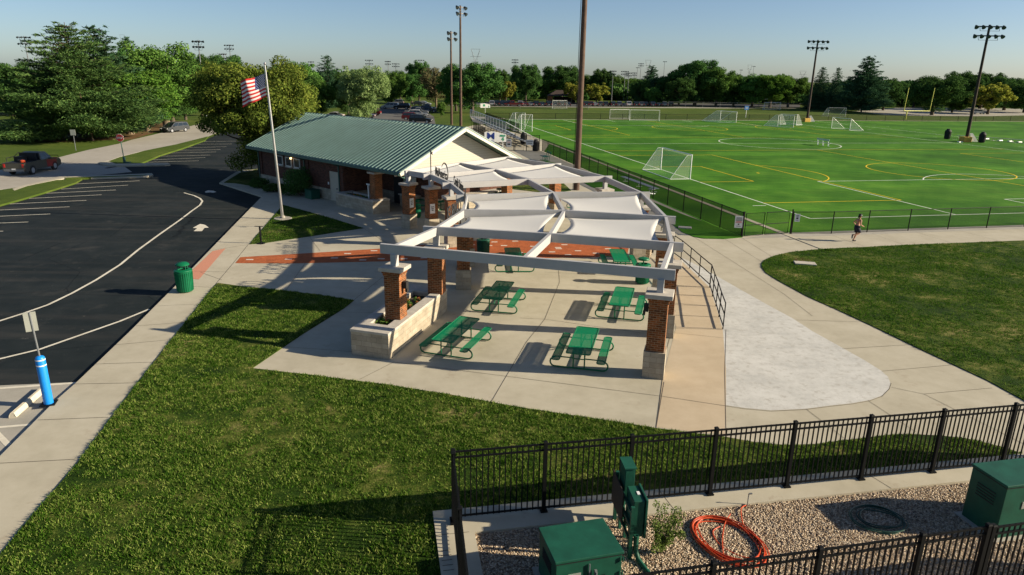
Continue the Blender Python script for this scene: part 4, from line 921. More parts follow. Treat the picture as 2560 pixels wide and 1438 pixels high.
# rear and side fences of the turf field
link_fence('chain_link_fence', 'black chain link fence along the far side of the turf field', [FL(116.9, -5.2), FL(116.9, 150)], 1.35, 'chain_thin', 5.5, .05)
link_fence('privacy_fence', 'short dark privacy fence at the far left corner of the turf field', [FL(116.0, -5.3), FL(80, -5.3)], 1.45, 'chain', 2.6, .05)
# gate row behind the building
q0, q1, q2, q3, q4 = G(1348, 378), G(1315, 378), G(1310, 378), G(1287, 377), G(1258, 376.5)
gr = thing('entry_gate', 'black framed gate beside the bleachers behind the building', 'gate', tuple(q2))
leaf(q3, q2, 2.3, 'gate_leaf', gr); 
for p in (q3, q2 + Vector((.3, 0, 0))): mb = MB(); mb.cyl(p, p + U * 2.35, .05, n=8); mb.build('gate_post', M['black'], gr)
link_fence('chain_link_fence', 'short black fence joining the entry gate to the field fence', [q1, q0], 2.1, 'chain_thin', 4.0, .04, mid=True)
link_fence('chain_link_fence', 'short black fence left of the entry gate under the scoreboard', [q4, q3 - Vector((.15, 0, 0))], 2.1, 'chain_thin', 4.0, .04, mid=True)
link_fence('chain_link_fence', 'short black chain link fence left of the bleachers', [G(1184, 336), G(1212, 352)], 2.0, 'chain', 3.0, .04)
# low fences far away
link_fence('chain_link_fence', 'thin far fence in front of the parked cars', [G(1215, 271, zG), G(1470, 275, zG)], 1.3, 'chain_thin', 9.0, .05, mat='galv')
link_fence('chain_link_fence', 'far fence before the dark trees right of centre', [G(1670, 268, zG), G(2010, 272, zG)], 1.8, 'chain_thin', 6.0, .05, mat='galv')
link_fence('chain_link_fence', 'tall far ball field fence left of the light poles', [G(1520, 250, zG), G(1580, 251, zG)], 4.5, 'chain_thin', 7.0, .07, mat='galv')
link_fence('chain_link_fence', 'thin fence at the left edge behind the big pine', [G(-40, 287, zG), G(60, 285, zG)], 3.0, 'chain_thin', 4.0, .05, mat='galv')

# handrail beside the ramp
rb = [(1650, 612), (1668, 625), (1683, 637), (1702, 651), (1724, 671), (1747, 693), (1774, 718), (1781, 741.5), (1789.5, 766), (1797, 793), (1807, 823)]
rg = [G(a, b) for a, b in rb]; hr = thing('handrail', 'black metal handrail curving along the tan ramp', 'handrail', tuple(rg[0])); hh = 1.14
for k, z in enumerate((hh, hh * .58, .14)):
    mb = MB(); mb.tube([p + U * z for p in rg[:7]], .026, 8); mb.tube([p + U * z for p in ([rg[6] + (rg[7] - rg[6]) * .05] + rg[7:])], .026, 8); mb.build('rail', M['black'], hr)
for p in rg: mb = MB(); mb.cyl(p, p + U * hh, .024, n=8); mb.build('rail_post', M['black'], hr)
p = rg[6] + (rg[7] - rg[6]) * .06; mb = MB(); mb.cyl(p, p + U * hh, .024, n=8); mb.build('rail_post', M['black'], hr)

# ================================================================ PICNIC TABLES, LITTER BINS
def rounded(w, l, r, n=5):
    P = []
    for cx, cy, a0 in ((w / 2 - r, l / 2 - r, 0), (-w / 2 + r, l / 2 - r, 90), (-w / 2 + r, -l / 2 + r, 180), (w / 2 - r, -l / 2 + r, 270)):
        for k in range(n + 1): a = R(a0 + 90 * k / n); P.append((cx + r * math.cos(a), cy + r * math.sin(a)))
    return P
def make_table():
    t = thing('picnic_table', 'green coated steel picnic table', 'picnic table', (0, 0, 0), 0, 'green picnic tables under the pergola')
    TL, TW = 2.75, .84
    mb = MB(); mb.poly(rounded(TW, TL, .07), .745, .752); o = mb.build('tabletop', M['green_mesh'], t)
    mb = MB(); ring = [(x, y, .745) for x, y in rounded(TW, TL, .07)]; mb.tube(ring, .024, 6, closed=True); mb.bar((0, -TL / 2, .738), (0, TL / 2, .738), .03, .02); mb.build('rim', M['green'], o)
    for s in (-1, 1):
        mb = MB(); mb.poly([(x + s * .80, y) for x, y in rounded(.28, 2.70, .09)], .440, .448); o = mb.build('bench_seat', M['green_mesh'], t)
        mb = MB(); mb.tube([(x + s * .80, y, .438) for x, y in rounded(.28, 2.70, .09)], .022, 6, closed=True); mb.build('rim', M['green'], o)
    for e in (-1, 1):
        y = e * 1.0; mb = MB(); pts = []
        for s in (-1, 1):
            seg = [(s * .26, y, .045), (s * .78, y, .045)]
            seg += [(s * (.86 + .17 * math.sin(a)), y, .045 + .17 * (1 - math.cos(a))) for a in np.linspace(0, R(150), 9)]
            seg += [(s * .84, y, .425)]
            pts.append(seg)
        mb.tube(list(reversed(pts[0])) + pts[1], .030, 8)
        mb.build('leg', M['green'], t)
        mb = MB()
        for s in (-1, 1): mb.tube([(s * .20, y, .05), (s * .20, y, .735)], .026, 8)
        mb.tube([(-.20, y, .40), (.20, y, .40)], .02, 6); mb.tube([(-.85, y, .425), (-.2, y, .425)], .022, 6); mb.tube([(.2, y, .425), (.85, y, .425)], .022, 6); mb.tube([(0, y, .40), (0, y * .35, .73)], .018, 6)
        mb.build('upright', M['green'], t)
    return t
tb = make_table()
def edge_pose(px4, z=.752):
    P = [G(a, b, z) for a, b in px4]; c = sum(P, Vector()) / 4; d = ((P[0] - P[3]) + (P[1] - P[2])); return Vector((c.x, c.y, 0)), math.atan2(d.y, d.x) - math.pi / 2
for q, lab in (([(1443, 814), (1500, 818), (1474, 890), (1413, 886)], 'green picnic table nearest the front right brick pillar'),
               ([(1152, 790), (1200, 795), (1132, 859), (1074, 850)], 'green picnic table beside the long limestone planter, half shaded'),
               ([(1540, 716), (1588, 717), (1573, 769), (1521, 765)], 'green picnic table behind the front right one, fully sunlit'),
               ([(1243, 701), (1285, 705), (1253, 752), (1206, 745)], 'green picnic table in the second row left of centre'),
               ([(1523, 622), (1560, 622), (1578, 656), (1537, 657)], 'green picnic table by the brick path and the round litter bin'),
               ([(1262, 625), (1301, 625), (1305, 645), (1268, 645)], 'green picnic table under the front beam by the brick path')):
    c, a = edge_pose(q); place(tb, c, a, lab)
place(tb, G(1072, 524), R(60), 'green picnic table in the shade between the left brick pillars')
place(tb, G(1215, 515), R(70), 'green picnic table under the rear left of the pergola')
place(tb, G(1255, 578), R(-80), 'green picnic table hidden below the left shade sail')
place(tb, G(1460, 525), R(20), 'green picnic table below the right shade sail near the rear pillars')
def make_bin(kind):
    t = thing('litter_bin', 'green round litter bin', 'litter bin', (0, 0, 0)); m = M['green_dark' if kind == 2 else 'green'] if kind != 3 else M['black_matte']
    mb = MB(); n = 28; mb.lathe([(.28, .03), (.31, .06), (.335, .45), (.345, .86), (.35, .90)], (0, 0, 0), n)
    b = mb.build('barrel', m, t, smooth=True)
    mb = MB()
    for k in range(n):
        a = 2 * math.pi * k / n; mb.bar((.318 * math.cos(a), .318 * math.sin(a), .08), (.352 * math.cos(a), .352 * math.sin(a), .86), .018, .022)
    mb.build('slat', m, b)
    mb = MB(); mb.lathe([(.35, .90), (.37, .92), (.35, .95), (.20, .985), (.18, .97), (.18, .93)], (0, 0, 0), n); mb.build('collar', m, t, smooth=True)
    mb = MB(); mb.lathe([(.0, .935), (.178, .935)], (0, 0, 0), 16); mb.build('opening', M['black_matte'], t)
    if kind == 1:
        mb = MB()
        for k in range(4): a = R(45 + 90 * k); mb.cyl((.21 * math.cos(a), .21 * math.sin(a), .96), (.21 * math.cos(a), .21 * math.sin(a), 1.17), .018, n=6)
        mb.build('lid_bracket', m, t); mb = MB(); mb.lathe([(.27, 1.15), (.27, 1.19), (.20, 1.25), (0, 1.27)], (0, 0, 0), n); mb.build('lid', m, t, smooth=True)
    elif kind == 3:
        mb = MB(); mb.lathe([(.33, .96), (.33, 1.0), (.28, 1.06), (.2, 1.1), (.2, 1.22), (0, 1.24)], (0, 0, 0), n); mb.build('lid', m, t, smooth=True)
    else:
        mb = MB(); mb.cyl((0, 0, .93), (0, 0, 1.17), .03, n=8); mb.build('lid_stem', m, t); mb = MB(); mb.lathe([(.06, 1.14), (.25, 1.16), (.27, 1.20), (.24, 1.25), (0, 1.28)], (0, 0, 0), n); mb.build('lid', m, t, smooth=True)
    return t
b1 = make_bin(1); b2 = make_bin(0); b3 = make_bin(3); b4 = make_bin(2)
place(b1, G(464, 729), R(10), 'bright green round litter bin on the sidewalk by the car park', scale=1.12)
place(b2, G(1605, 708), 0, 'green round litter bin with domed lid under the front beam', 'round litter bins under the pergola', 1.05)
place(b4, G(1208, 641), 0, 'dark green litter bin standing on the brick path', 'round litter bins under the pergola', 1.05)
place(b4, G(1249, 512), 0, 'dark green litter bin before the rear lawn of the pergola', 'round litter bins under the pergola', 1.05)
place(b1, G(1041, 544), 0, 'green round litter bin between the two left brick pillars', 'round litter bins under the pergola', 1.0)
place(b3, G(1339, 378), 0, 'black litter bin beside the entry gate', 'black litter bins', 1.3); place(b3, G(1309, 360), 0, 'black litter bin at the foot of the bleachers', 'black litter bins', 1.4)
place(b3, G(2367, 348), 0, 'black litter bin left of the right light pole', 'black litter bins', 1.5); place(b3, G(2453, 357), 0, 'black litter bin right of the right light pole', 'black litter bins', 1.5)
# stub of rustic stone by the bin
g = G(1610, 641); mb = MB(); mb.box((g.x, g.y, .5), (.78, .78, 1.0), R(-20)); o = mb.build('stone_post', brick_mat('rubble stone', (.50, .42, .30), (.30, .24, .17), (.16, .12, .08), .26, .13, .02, bst=1.0), bevel=.02); tag(o, 'short rubble stone post beyond the green bin', 'stone post')
# planting: flowers and bushes
def leaf_cloud(name, centres, radii, n, size, mat, parent=None, label=None, cat=None, flat=.0):
    k = len(centres); idx = rng.integers(0, k, n); C = np.array([list(c) for c in centres])[idx]; Rr = np.array(radii)[idx]
    if Rr.ndim == 1: Rr = np.stack([Rr] * 3, 1)
    d = rng.normal(0, 1, (n, 3)); d /= np.linalg.norm(d, axis=1, keepdims=True); rad = rng.uniform(.45, 1.0, n) ** .6
    c = C + d * rad[:, None] * Rr; c[:, 2] = np.maximum(c[:, 2], .02)
    a = rng.normal(0, 1, (n, 3)); a[:, 2] *= (1 - flat); a /= np.linalg.norm(a, axis=1, keepdims=True); b = np.cross(a, rng.normal(0, 1, (n, 3))); b /= np.linalg.norm(b, axis=1, keepdims=True)
    s = size * rng.uniform(.6, 1.3, n)[:, None]; V = np.stack([c - a * s, c + b * s * .5, c + a * s, c - b * s * .5], 1).reshape(-1, 3)
    off = np.array(WORLD_OF.get(parent.name, (0, 0, 0))) if parent else 0
    o = np_mesh(name, V - off, np.arange(4 * n).reshape(-1, 4), M[mat], parent)
    if label: tag(o, label, cat)
    return o
def flowers(inn, z, skip, label, seed):
    r = random.Random(seed); A_, B_ = (inn[0] + inn[1]) / 2, (inn[2] + inn[3]) / 2; cs = []; fl_ = []
    for k in range(26):
        f = r.uniform(.05, .93)
        if any(abs(f - s) < .09 for s in skip): continue
        p = A_.lerp(B_, f); cs.append((p.x + r.uniform(-.3, .3), p.y + r.uniform(-.1, .1), z - .15)); 
        if r.random() < .6: fl_.append((cs[-1][0], cs[-1][1], z - .05))
    t = thing('flower_bed', label, 'flowers', cs[0]); WORLD_OF[t.name] = Vector(cs[0])
    leaf_cloud('foliage', cs, [.15] * len(cs), 1500, .04, 'leaf', t); leaf_cloud('blossom', fl_, [.07] * len(fl_), 260, .03, 'flower', t)
flowers(inn1, 1.02, (.36, .95), 'orange and pink flowers in the soil of the front limestone planter', 4)
flowers(inn2, 1.0, (.2,), 'low reddish plants in the shaded planter by the building', 6)
def bush(px, py, r, h, label, mat='leaf_dark', n=2500):
    g = G(px, py); t = thing('bush', label, 'bush', tuple(g)); cs = [(g.x + random.uniform(-r, r) * .5, g.y + random.uniform(-r, r) * .5, h * random.uniform(.3, .7)) for _ in range(7)]
    leaf_cloud('foliage', cs, [[r * .6, r * .6, h * .35]] * 7, n, .07, mat, t); mb = MB()
    for c in cs: mb.tube([g, Vector(c)], .02, 5)
    mb.build('stem', M['bark'], t)
bush(655, 468, 1.1, .8, 'low dark bush at the far left corner of the building'); bush(692, 478, 1.1, .8, 'low dark bush left of the flagpole against the wall'); bush(735, 488, 1.2, 1.0, 'dark bush right of the flagpole against the wall'); bush(752, 491, 1.25, 2.5, 'tallest dark bush against the shaded wall', n=5000)
g = G(782, 496); mb = MB(); mb.box((g.x, g.y, .35), (1.0, .8, .7), BA); mb.box((g.x, g.y, .72), (1.08, .88, .06), BA); o = mb.build('utility_cabinet', M['green_dark'], bevel=.02); tag(o, 'low dark utility cabinet beside the bushes at the wall', 'cabinet')

# weed by the meter rack
def weed():
    g = G(1652, 1385, .03); t = thing('weed_bush', 'tall green leafy weed growing from the gravel beside the green meter rack', 'shrub', tuple(g)); mb = MB(); cs = []; r = random.Random(5)
    for k in range(16):
        a = r.uniform(0, 6.28); ln = r.uniform(.4, 1.0); tip = g + Vector((math.cos(a) * ln * .42, math.sin(a) * ln * .5, r.uniform(.3, 1.15)))
        pts = [g + (tip - g) * f + Vector((0, 0, .25 * math.sin(math.pi * f))) for f in np.linspace(0, 1, 6)]; mb.tube(pts, [.012 - .0018 * i for i in range(6)], 5)
        cs += [p for p in pts[1:]]
    mb.build('stem', M['bark'], t); leaf_cloud('foliage', cs, [.095] * len(cs), 2300, .030, 'weed', t)
weed()

# ================================================================ EQUIPMENT YARD
def cabinet(name, label, c, size, rz, rows):
    t = thing(name, label, 'utility cabinet', (c[0], c[1], .03)); x, y, z = size
    mb = MB(); mb.box((c[0], c[1], .03 + z / 2 - .04), (x - .05, y - .05, z - .08), rz); mb.build('cabinet_body', M['green_dark'], t, bevel=.012)
    mb = MB(); mb.box((c[0], c[1], .03 + z - .03), (x, y, .06), rz); mb.build('lid', M['green_dark'], t, bevel=.01)
    ca, sa = math.cos(rz), math.sin(rz); W_ = lambda dx, dy, dz: (c[0] + dx * ca - dy * sa, c[1] + dx * sa + dy * ca, .03 + dz)
    mb = MB(); mb.box(W_(0, -y / 2 - .002, z * .45), (.02, .03, z * .8), rz); mb.box(W_(.12, -y / 2 - .03, z * .62), (.05, .05, .22), rz); mb.cyl(W_(.12, -y / 2 - .06, z * .7), W_(.12, -y / 2 - .06, z * .5), .02, n=8); mb.build('latch', M['galv'], t)
    mb = MB()
    for k in range(3): mb.cyl(W_(x / 2 - .02, -y / 2 - .01, z * (.2 + .3 * k)), W_(x / 2 - .02, -y / 2 - .01, z * (.2 + .3 * k) + .1), .018, n=6)
    mb.build('hinge', M['green_dark'], t)
    mb = MB(); mb.box(W_(-.30, -y / 2 + .018, z * .60), (.26, .012, .18), rz); mb.build('warning_plate', M['sign_pale'], t)
    mb = MB()
    for k in range(5): mb.box(W_(-x / 2 + .018, 0, z * (.55 + .05 * k)), (.02, y * .5, .018), rz)
    mb.build('vent', M['black_matte'], t); mb = MB()
    mb.box(W_(0, 0, z - .082), (x - .03, y - .03, .012), rz); mb.build('lid_seam', M['black_matte'], t); mb = MB(); mb.box((c[0], c[1], .045), (x + .18, y + .18, .06), rz); mb.build('pad', M['concrete_old'], t)
    return t
cabinet('transformer_cabinet', 'dark green transformer cabinet at the bottom edge beside the meter rack', (1.46, 11.9), (1.42, 1.12, 1.08), R(15), 0)
cabinet('transformer_cabinet', 'large dark green transformer cabinet at the right edge of the yard', (11.93, 14.22), (1.95, .98, 1.42), R(12), 0)
# meter rack: two posts, cross rails, a tall and a low box with lid
ma, mbb = G(1536, 1300, .03), G(1573, 1398, .03); md = (mbb - ma); ml = md.length; md.normalize(); mn = Vector((-md.y, md.x, 0)); mn = mn if mn.x > 0 else -mn; mang = math.atan2(md.y, md.x)
rk = thing('meter_rack', 'dark green electric meter rack with two boxes on posts beside the transformer cabinet', 'meter rack', tuple(ma))
for p in (ma, mbb): mb = MB(); mb.box((p.x, p.y, .03 + .65), (.075, .075, 1.3), mang); mb.build('post', M['green_dark'], rk)
mb = MB()
for z in (.40, .75, 1.1): mb.bar(ma + U * z, mbb + U * z, .05, .05)
mb.build('cross_rail', M['green_dark'], rk)
c = ma + md * ml * .22 + mn * .14; mb = MB(); mb.box((c.x, c.y, 1.30), (.46, .22, .82), mang); o = mb.build('meter_box', M['green_dark'], rk, bevel=.012); mb = MB(); mb.box((c.x, c.y, 1.725), (.50, .27, .03), mang); mb.build('box_lid', M['green_dark'], o)
c = ma + md * ml * .72 + mn * .16; mb = MB(); mb.box((c.x, c.y, .96), (.60, .24, .88), mang); o = mb.build('switch_box', M['green_dark'], rk, bevel=.012); c2 = c + mn * .16; mb = MB(); mb.box((c2.x, c2.y, .96), (.66, .05, .95), mang); mb.build('box_door', M['green_dark'], o, bevel=.01)
c3 = c + mn * .05; mb = MB(); mb.box((c3.x, c3.y, 1.408), (.12, .06, .012), mang); mb.build('label_plate', M['sign_white'], o)
mb = MB(); mb.box(tuple(ma + md * .3 - mn * .05 + U * .85), (ml * .7, .02, .8), mang); mb.build('back_panel', M['wood_dark'], rk)
p = mbb + mn * .12
mb = MB(); mb.tube([ma + mn * .2 + U * 1.1, ma + mn * .2 + U * .02], .03, 8); mb.build('conduit', M['green_dark'], rk, smooth=True)
mb = MB(); mb.tube([p + U * .6, p + U * .25, p + Vector((.05, -.1, .08)), p + Vector((.16, -.35, .03)), p + Vector((.3, -.7, .02))], .055, 10); mb.build('conduit', M['green_dark'], rk, smooth=True)
# three small valve boxes standing behind the first cabinet
vb = thing('irrigation_stand', 'small dark green valve stand between transformer cabinet and meter rack', 'valve stand', tuple(G(1560, 1345, .03)))
for a_, b_ in ((1548, 1322), (1560, 1345), (1572, 1372)):
    q = G(a_, b_, .03); mb = MB(); mb.box((q.x, q.y, .32), (.06, .06, .6), .3); mb.box((q.x, q.y, .62), (.12, .22, .06), .3); mb.build('stand', M['green_dark'], vb)
# hoses
def coil(name, label, ctr, rx, ry, rot, loops, r, mat, tail, seed, spread=.07):
    rr_ = random.Random(seed); t = thing(name, label, 'hose', tuple(ctr)); mb = MB(); pts = []; n = 40
    for k in range(loops * n):
        a = 2 * math.pi * k / n; l = k / n; w = 1 + spread * math.sin(l * 2.3 + a * .13) + .03 * math.sin(3 * a + l); z = r + (l / loops) * .07 + .02 * abs(math.sin(l * 1.7 + a))
        x, y = math.cos(a) * rx * w + .05 * math.sin(l * 4.1), math.sin(a) * ry * w + .04 * math.cos(l * 3.3)
        pts.append(ctr + Vector((x * math.cos(rot) - y * math.sin(rot), x * math.sin(rot) + y * math.cos(rot), z)))
    mb.tube(pts, r, 7); 
    for tl in tail: mb.tube(tl, r * .9, 7)
    mb.build('hose_coil', M[mat], t, smooth=True); return t
def smoothpts(P, n=8):
    out = []; P = [P[0]] + P + [P[-1]]
    for i in range(1, len(P) - 2):
        for k in range(n):
            t = k / n; a, b, c, d = P[i - 1], P[i], P[i + 1], P[i + 2]
            out.append(.5 * ((2 * b) + (-a + c) * t + (2 * a - 5 * b + 4 * c - d) * t * t + (-a + 3 * b - 3 * c + d) * t ** 3))
    out.append(P[-2]); return out
hc = G(1818, 1354, .04)
A1 = smoothpts([G(1826, 1285, .12), G(1812, 1310, .10), G(1806, 1350, .08), G(1810, 1390, .08), G(1826, 1408, .06)])
A2 = smoothpts([G(1870, 1262, .05), G(1853, 1272, .10), G(1858, 1310, .08), G(1880, 1345, .06), G(1900, 1375, .06)])
A3 = smoothpts([G(1800, 1316, .08), G(1782, 1330, .08), G(1800, 1362, .06), G(1850, 1390, .06), G(1896, 1397, .06)])
coil('orange_hose', 'bright orange hose lying coiled on the gravel', hc, .62, .86, R(30), 9, .0145, 'orange', [A1, A2, A3], 3, .08)
mb = MB(); q = G(1868, 1266, .04); mb.cyl(q, q + U * .35, .012, n=6); mb.tube([q + U * .35, q + Vector((.08, 0, .36))], .02, 6); o = mb.build('stake', M['galv']); tag(o, 'small metal stake by the end of the orange hose', 'stake')
coil('green_hose', 'dark green hose coiled in the shade left of the large cabinet', G(2195, 1302, .04), .55, .45, 0, 5, .014, 'hose_green', [], 5, .16)

# ================================================================ SIGNS, POSTS, SMALL THINGS ON THE GROUND
g = G(122, 1009); bo = thing('bollard', 'bright blue bollard with two white bands at the accessible bay', 'bollard', tuple(g))
mb = MB(); mb.lathe([(.135, 0), (.135, 1.50), (.115, 1.56), (.05, 1.60), (0, 1.60)], g, 22); mb.build('sleeve', M['blue'], bo, smooth=True)
for z in (1.28, 1.46): mb = MB(); mb.lathe([(.137, z), (.139, z + .005), (.139, z + .03), (.137, z + .035)], g, 22); mb.build('band', M['sign_white'], bo)
mb = MB(); mb.box((g.x, g.y, .012), (.42, .42, .02), .3); mb.build('base_plate', M['black'], bo)
tp = g + Vector((-.04, -.02, 3.0)); mb = MB(); mb.tube([g + U * 1.58, tp], .028, 8); mb.build('sign_pole', M['galv'], bo)
mb = MB(); mb.box((tp.x - .01, tp.y, tp.z - .30), (.32, .02, .60), R(35)); mb.build('sign_panel', M['sign_pale'], bo)
a_, b_ = G(110, 975, -.08), G(32, 1045, -.08); d_ = (b_ - a_).normalized(); mb = MB(); n_ = Vector((-d_.y, d_.x, 0))
mb.extr([(-.10, 0), (.10, 0), (.085, .08), (.045, .15), (-.045, .15), (-.085, .08)], (a_ + b_) / 2, n_, U, d_, (b_ - a_).length); o = mb.build('wheel_stop', M['kerb'], bevel=.01); tag(o, 'cream concrete wheel stop by the blue bollard', 'wheel stop')
g = G(653, 609); t = thing('light_post', 'thin black post at the tip of the small lawn', 'post', tuple(g)); mb = MB(); mb.cyl(g, g + U * HT(653, 609, 566), .055, n=10); mb.build('post', M['black'], t); mb = MB(); mb.lathe([(.24, 0), (.24, .03), (.1, .06)], g, 16); mb.build('base_plate', M['black'], t); mb = MB(); z = HT(653, 609, 566); mb.tube([g + Vector((-.30, 0, z)), g + Vector((.2, 0, z))], .02, 6); mb.build('cross_bar', M['black'], t)
for px, py, w, l, lab, m_ in ((2012, 661, 1.15, .62, 'pale concrete utility cover in the oval lawn', 'cap'), (1712, 571, .9, .5, 'pale utility cover in the lawn beside the field fence', 'cap')):
    g = G(px, py); mb = MB(); mb.box((g.x, g.y, .055), (w, l, .09), R(-12)); o = mb.build('utility_cover', M[m_], bevel=.02); tag(o, lab, 'utility cover')
g = G(2005, 650, .035); mb = MB(); mb.poly([(g.x + .55 * math.cos(a) * (1 + .2 * math.sin(3 * a)), g.y + .45 * math.sin(a)) for a in np.linspace(0, 6.1, 18)], .036); struct('bare_soil_patch', mb, M['mulch'])
# stop sign
g = G(312, 409, -.03); t = thing('stop_sign', 'red octagonal stop sign on a green pole at the road junction', 'stop sign', tuple(g)); mb = MB(); mb.tube([g, g + Vector((-.12, 0, 3.15))], .05, 8); mb.box((g.x, g.y, .35), (.20, .20, .7), 0); mb.box((g.x + .35, g.y, .06), (.5, .4, .2), 0); mb.build('pole', M['roof_edge'], t)
s_c = g + Vector((-.10, -.07, 2.75)); mb = MB(); oc = [(.40 * math.cos(R(22.5 + 45 * k)), .40 * math.sin(R(22.5 + 45 * k))) for k in range(8)]
mb.extr([(a * 1.08, b * 1.08) for a, b in oc], s_c, (1, 0, 0), U, (0, 1, 0), .02); mb.build('border', M['sign_white'], t); mb = MB(); mb.extr(oc, s_c - Vector((0, .014, 0)), (1, 0, 0), U, (0, 1, 0), .012); fa = mb.build('sign_face', M['stop_red'], t)
mb = MB(); put_text(mb, 'STOP', .30, s_c + Vector((0, -.03, -.10)), (1, 0, 0), U, .004, .85, .004); mb.build('lettering', M['sign_white'], fa)
g = G(190, 377, zG); t = thing('road_sign', 'small grey road sign on a thin post under the big pine', 'sign', tuple(g)); mb = MB(); z = HT(190, 377, 325, zG); mb.tube([g, g + U * z], .035, 6); mb.build('post', M['galv'], t); mb = MB(); mb.box((g.x, g.y - .05, z - .45), (.62, .03, .7), .1); mb.build('sign_face', M['sign_pale'], t)
def wood_pole(px, py, top, r0, r1, label, z=zG, lean=0.0, mat='wood', h=None):
    g = G(px, py, z); h = h or HT(px, py, top, z); t = thing('utility_pole', label, 'pole', tuple(g)); mb = MB(); e = g + Vector((lean, 0, h)); mb.tube([g, g.lerp(e, .5), e], [r0, (r0 + r1) / 2, r1], 14); mb.build('pole', M[mat], t, smooth=True); return t, g, e
wood_pole(233, 353, 232, .16, .11, 'leaning brown wooden pole in front of the big pine', lean=-.9)
wood_pole(432, 306, 272, .10, .08, 'short brown pole beside the road behind the silver minivan')
wood_pole(1612, 262, 212, .14, .10, 'short wooden pole before the dark trees right of centre')
wood_pole(1369, 250, 213, .16, .12, 'wooden pole above the far pavilion roof')
t, g, e = wood_pole(1441, 475, 0, .28, .20, 'thick brown wooden light pole in the middle, running out of the top of the view', z=0, h=25.5)
mb = MB(); mb.tube([g + Vector((-.33, -.05, 0)), g + Vector((-.31, -.05, 25))], .025, 5); mb.build('cable', M['black'], t)
mb = MB()
for k in range(6): mb.lathe([(0, 0), (.20, .02), (.28, .28), (.05, .5)], g + Vector((-1.8 + .72 * k, -.3, 24.6)), 10)
mb.bar(g + Vector((-2, -.1, 24.9)), g + Vector((2, -.1, 24.9)), .1, .1); mb.build('floodlight', M['galv'], t)

def light_pole(px, py, top, label, width, rows, r=.25, mat='wood_dark', z=zG, ang=0.0, side=False, per=4, lean=0.0):
    g = G(px, py, z); h = HT(px, py, top, z); t = thing('light_pole', label, 'light pole', tuple(g)); e = g + Vector((lean, 0, h))
    mb = MB(); mb.tube([g, g.lerp(e, .5), e], [r, r * .8, r * .6], 10); mb.build('pole', M[mat], t, smooth=True)
    ca = Vector((math.cos(ang), math.sin(ang), 0)); cn = Vector((-ca.y, ca.x, 0))
    for k in range(rows):
        zz = h - .3 - k * (1.45 if width > 3 else 1.1); mb = MB(); c = g.lerp(e, zz / h)
        mb.bar(c - ca * (width / 2), c + ca * (width / 2), .16, .20)
        if width > 2.0: mb.bar(c - ca * (width * .35) - U * .7 - cn * .3, c + ca * (width * .35) - U * .7 - cn * .3, .05, .05); mb.bar(c - ca * (width * .35), c - ca * (width * .35) - U * .7 - cn * .3, .05, .05); mb.bar(c + ca * (width * .35), c + ca * (width * .35) - U * .7 - cn * .3, .05, .05)
        mb.build('cross_arm', M['galv'], t)
        for j in range(per):
            p = c + ca * (width * (-.5 + (j + .0) / (per - 1))) + U * .15; mb = MB(); hd = (-cn * .75 - U * .62 + ca * random.uniform(-.2, .2)).normalized(); s = max(.62 if side else .40, width * .125)
            mb.tube([p, p + hd * s * .4, p + hd * s * .9, p + hd * s], [s * .22, s * .40, s * .58, s * .60], 12); mb.build('floodlight', M['fixture'], t, smooth=True)
    return t, g, h
light_pole(1129, 312, 78, 'shorter left light pole of the pair behind the building', 1.9, 2, .26, 'wood', ang=R(50), per=2, side=True)
light_pole(1152, 315, 14, 'taller light pole of the pair behind the building', 2.2, 2, .30, 'wood', ang=R(50), per=2, side=True)
for px, py, tp_, lab in ((2017, 305, 100, 'dark light pole with yellow foot pad beyond the field benches, second from right'), (2415, 355, 62, 'large dark leaning light pole with yellow foot pad at the right')):
    t, g, h_ = light_pole(px, py, tp_, lab, 4.6, 2, .30, z=0, per=5, lean=0)
    mb = MB(); mb.box((g.x - .2, g.y, .45), (1.5, 1.3, .9), .2); mb.build('foot_pad', M['yellow'], t, bevel=.05)
    mb = MB(); mb.add([g + Vector((.7, -.3, .1)), g + Vector((1.9, -.3, .1)), g + Vector((1.0, .2, 1.5)), g + Vector((.5, .2, 1.5))], [(0, 1, 2, 3), (3, 2, 1, 0)]); mb.build('leaning_board', M['sign_white'], t)
for px, py, tp_, w, lab in ((495, 292, 100, 2.2, 'tall far light pole between the left trees and the maple'), (573, 255, 111, 2.8, 'far light pole above the maple left of the flag'), (558, 262, 133, 2.6, 'lower far light pole just left of the one above the maple'), (60, 275, 90, 3.2, 'far light pole at the upper left behind the big pine'),
    (923, 240, 149, 3.2, 'far light pole above the pale tree behind the roof'), (970, 240, 152, 2.6, 'slim far light pole right of the pale tree'), (989, 238, 158, 3.0, 'lowest far light pole over the rear car park'), (1050, 238, 149, 3.6, 'far light pole behind the dark round tree left of the pole pair'), (777, 240, 153, 2.0, 'far light pole beside the dark conifer behind the flag'),
    (1288, 245, 148, 2.6, 'far double headed light pole over the yellow green tree'), (1242, 240, 172, 1.8, 'thin far pole over the trees right of the pole pair'), (1533, 256, 176, 2.2, 'far light pole right of the middle pole before the ball field fence'), (1563, 252, 177, 2.8, 'far light pole second right of the middle pole'), (1572, 252, 181, 2.2, 'thin far light pole third right of the middle pole'), (1594, 238, 168, 1.8, 'small far light pole left of the twin headed one'),
    (1603, 238, 158, 2.6, 'twin headed far light pole above the dark pines'), (1662, 238, 153, 1.8, 'slender far light pole near the tall dark trees'), (1586, 240, 181, 2.2, 'very small far light pole at the tree line'), (1853, 235, 174, 1.6, 'tiny far light pole above the trees right of centre'), (1885, 235, 165, 1.6, 'tiny far light pole beside the second lattice tower')):
    light_pole(UNDER(px, py, HT(px, py, tp_, zG), zG), py, tp_, lab, w, 1 if w < 2 else 2, .16, 'galv', ang=R(random.uniform(-25, 25)), per=3 if w < 2 else 4)
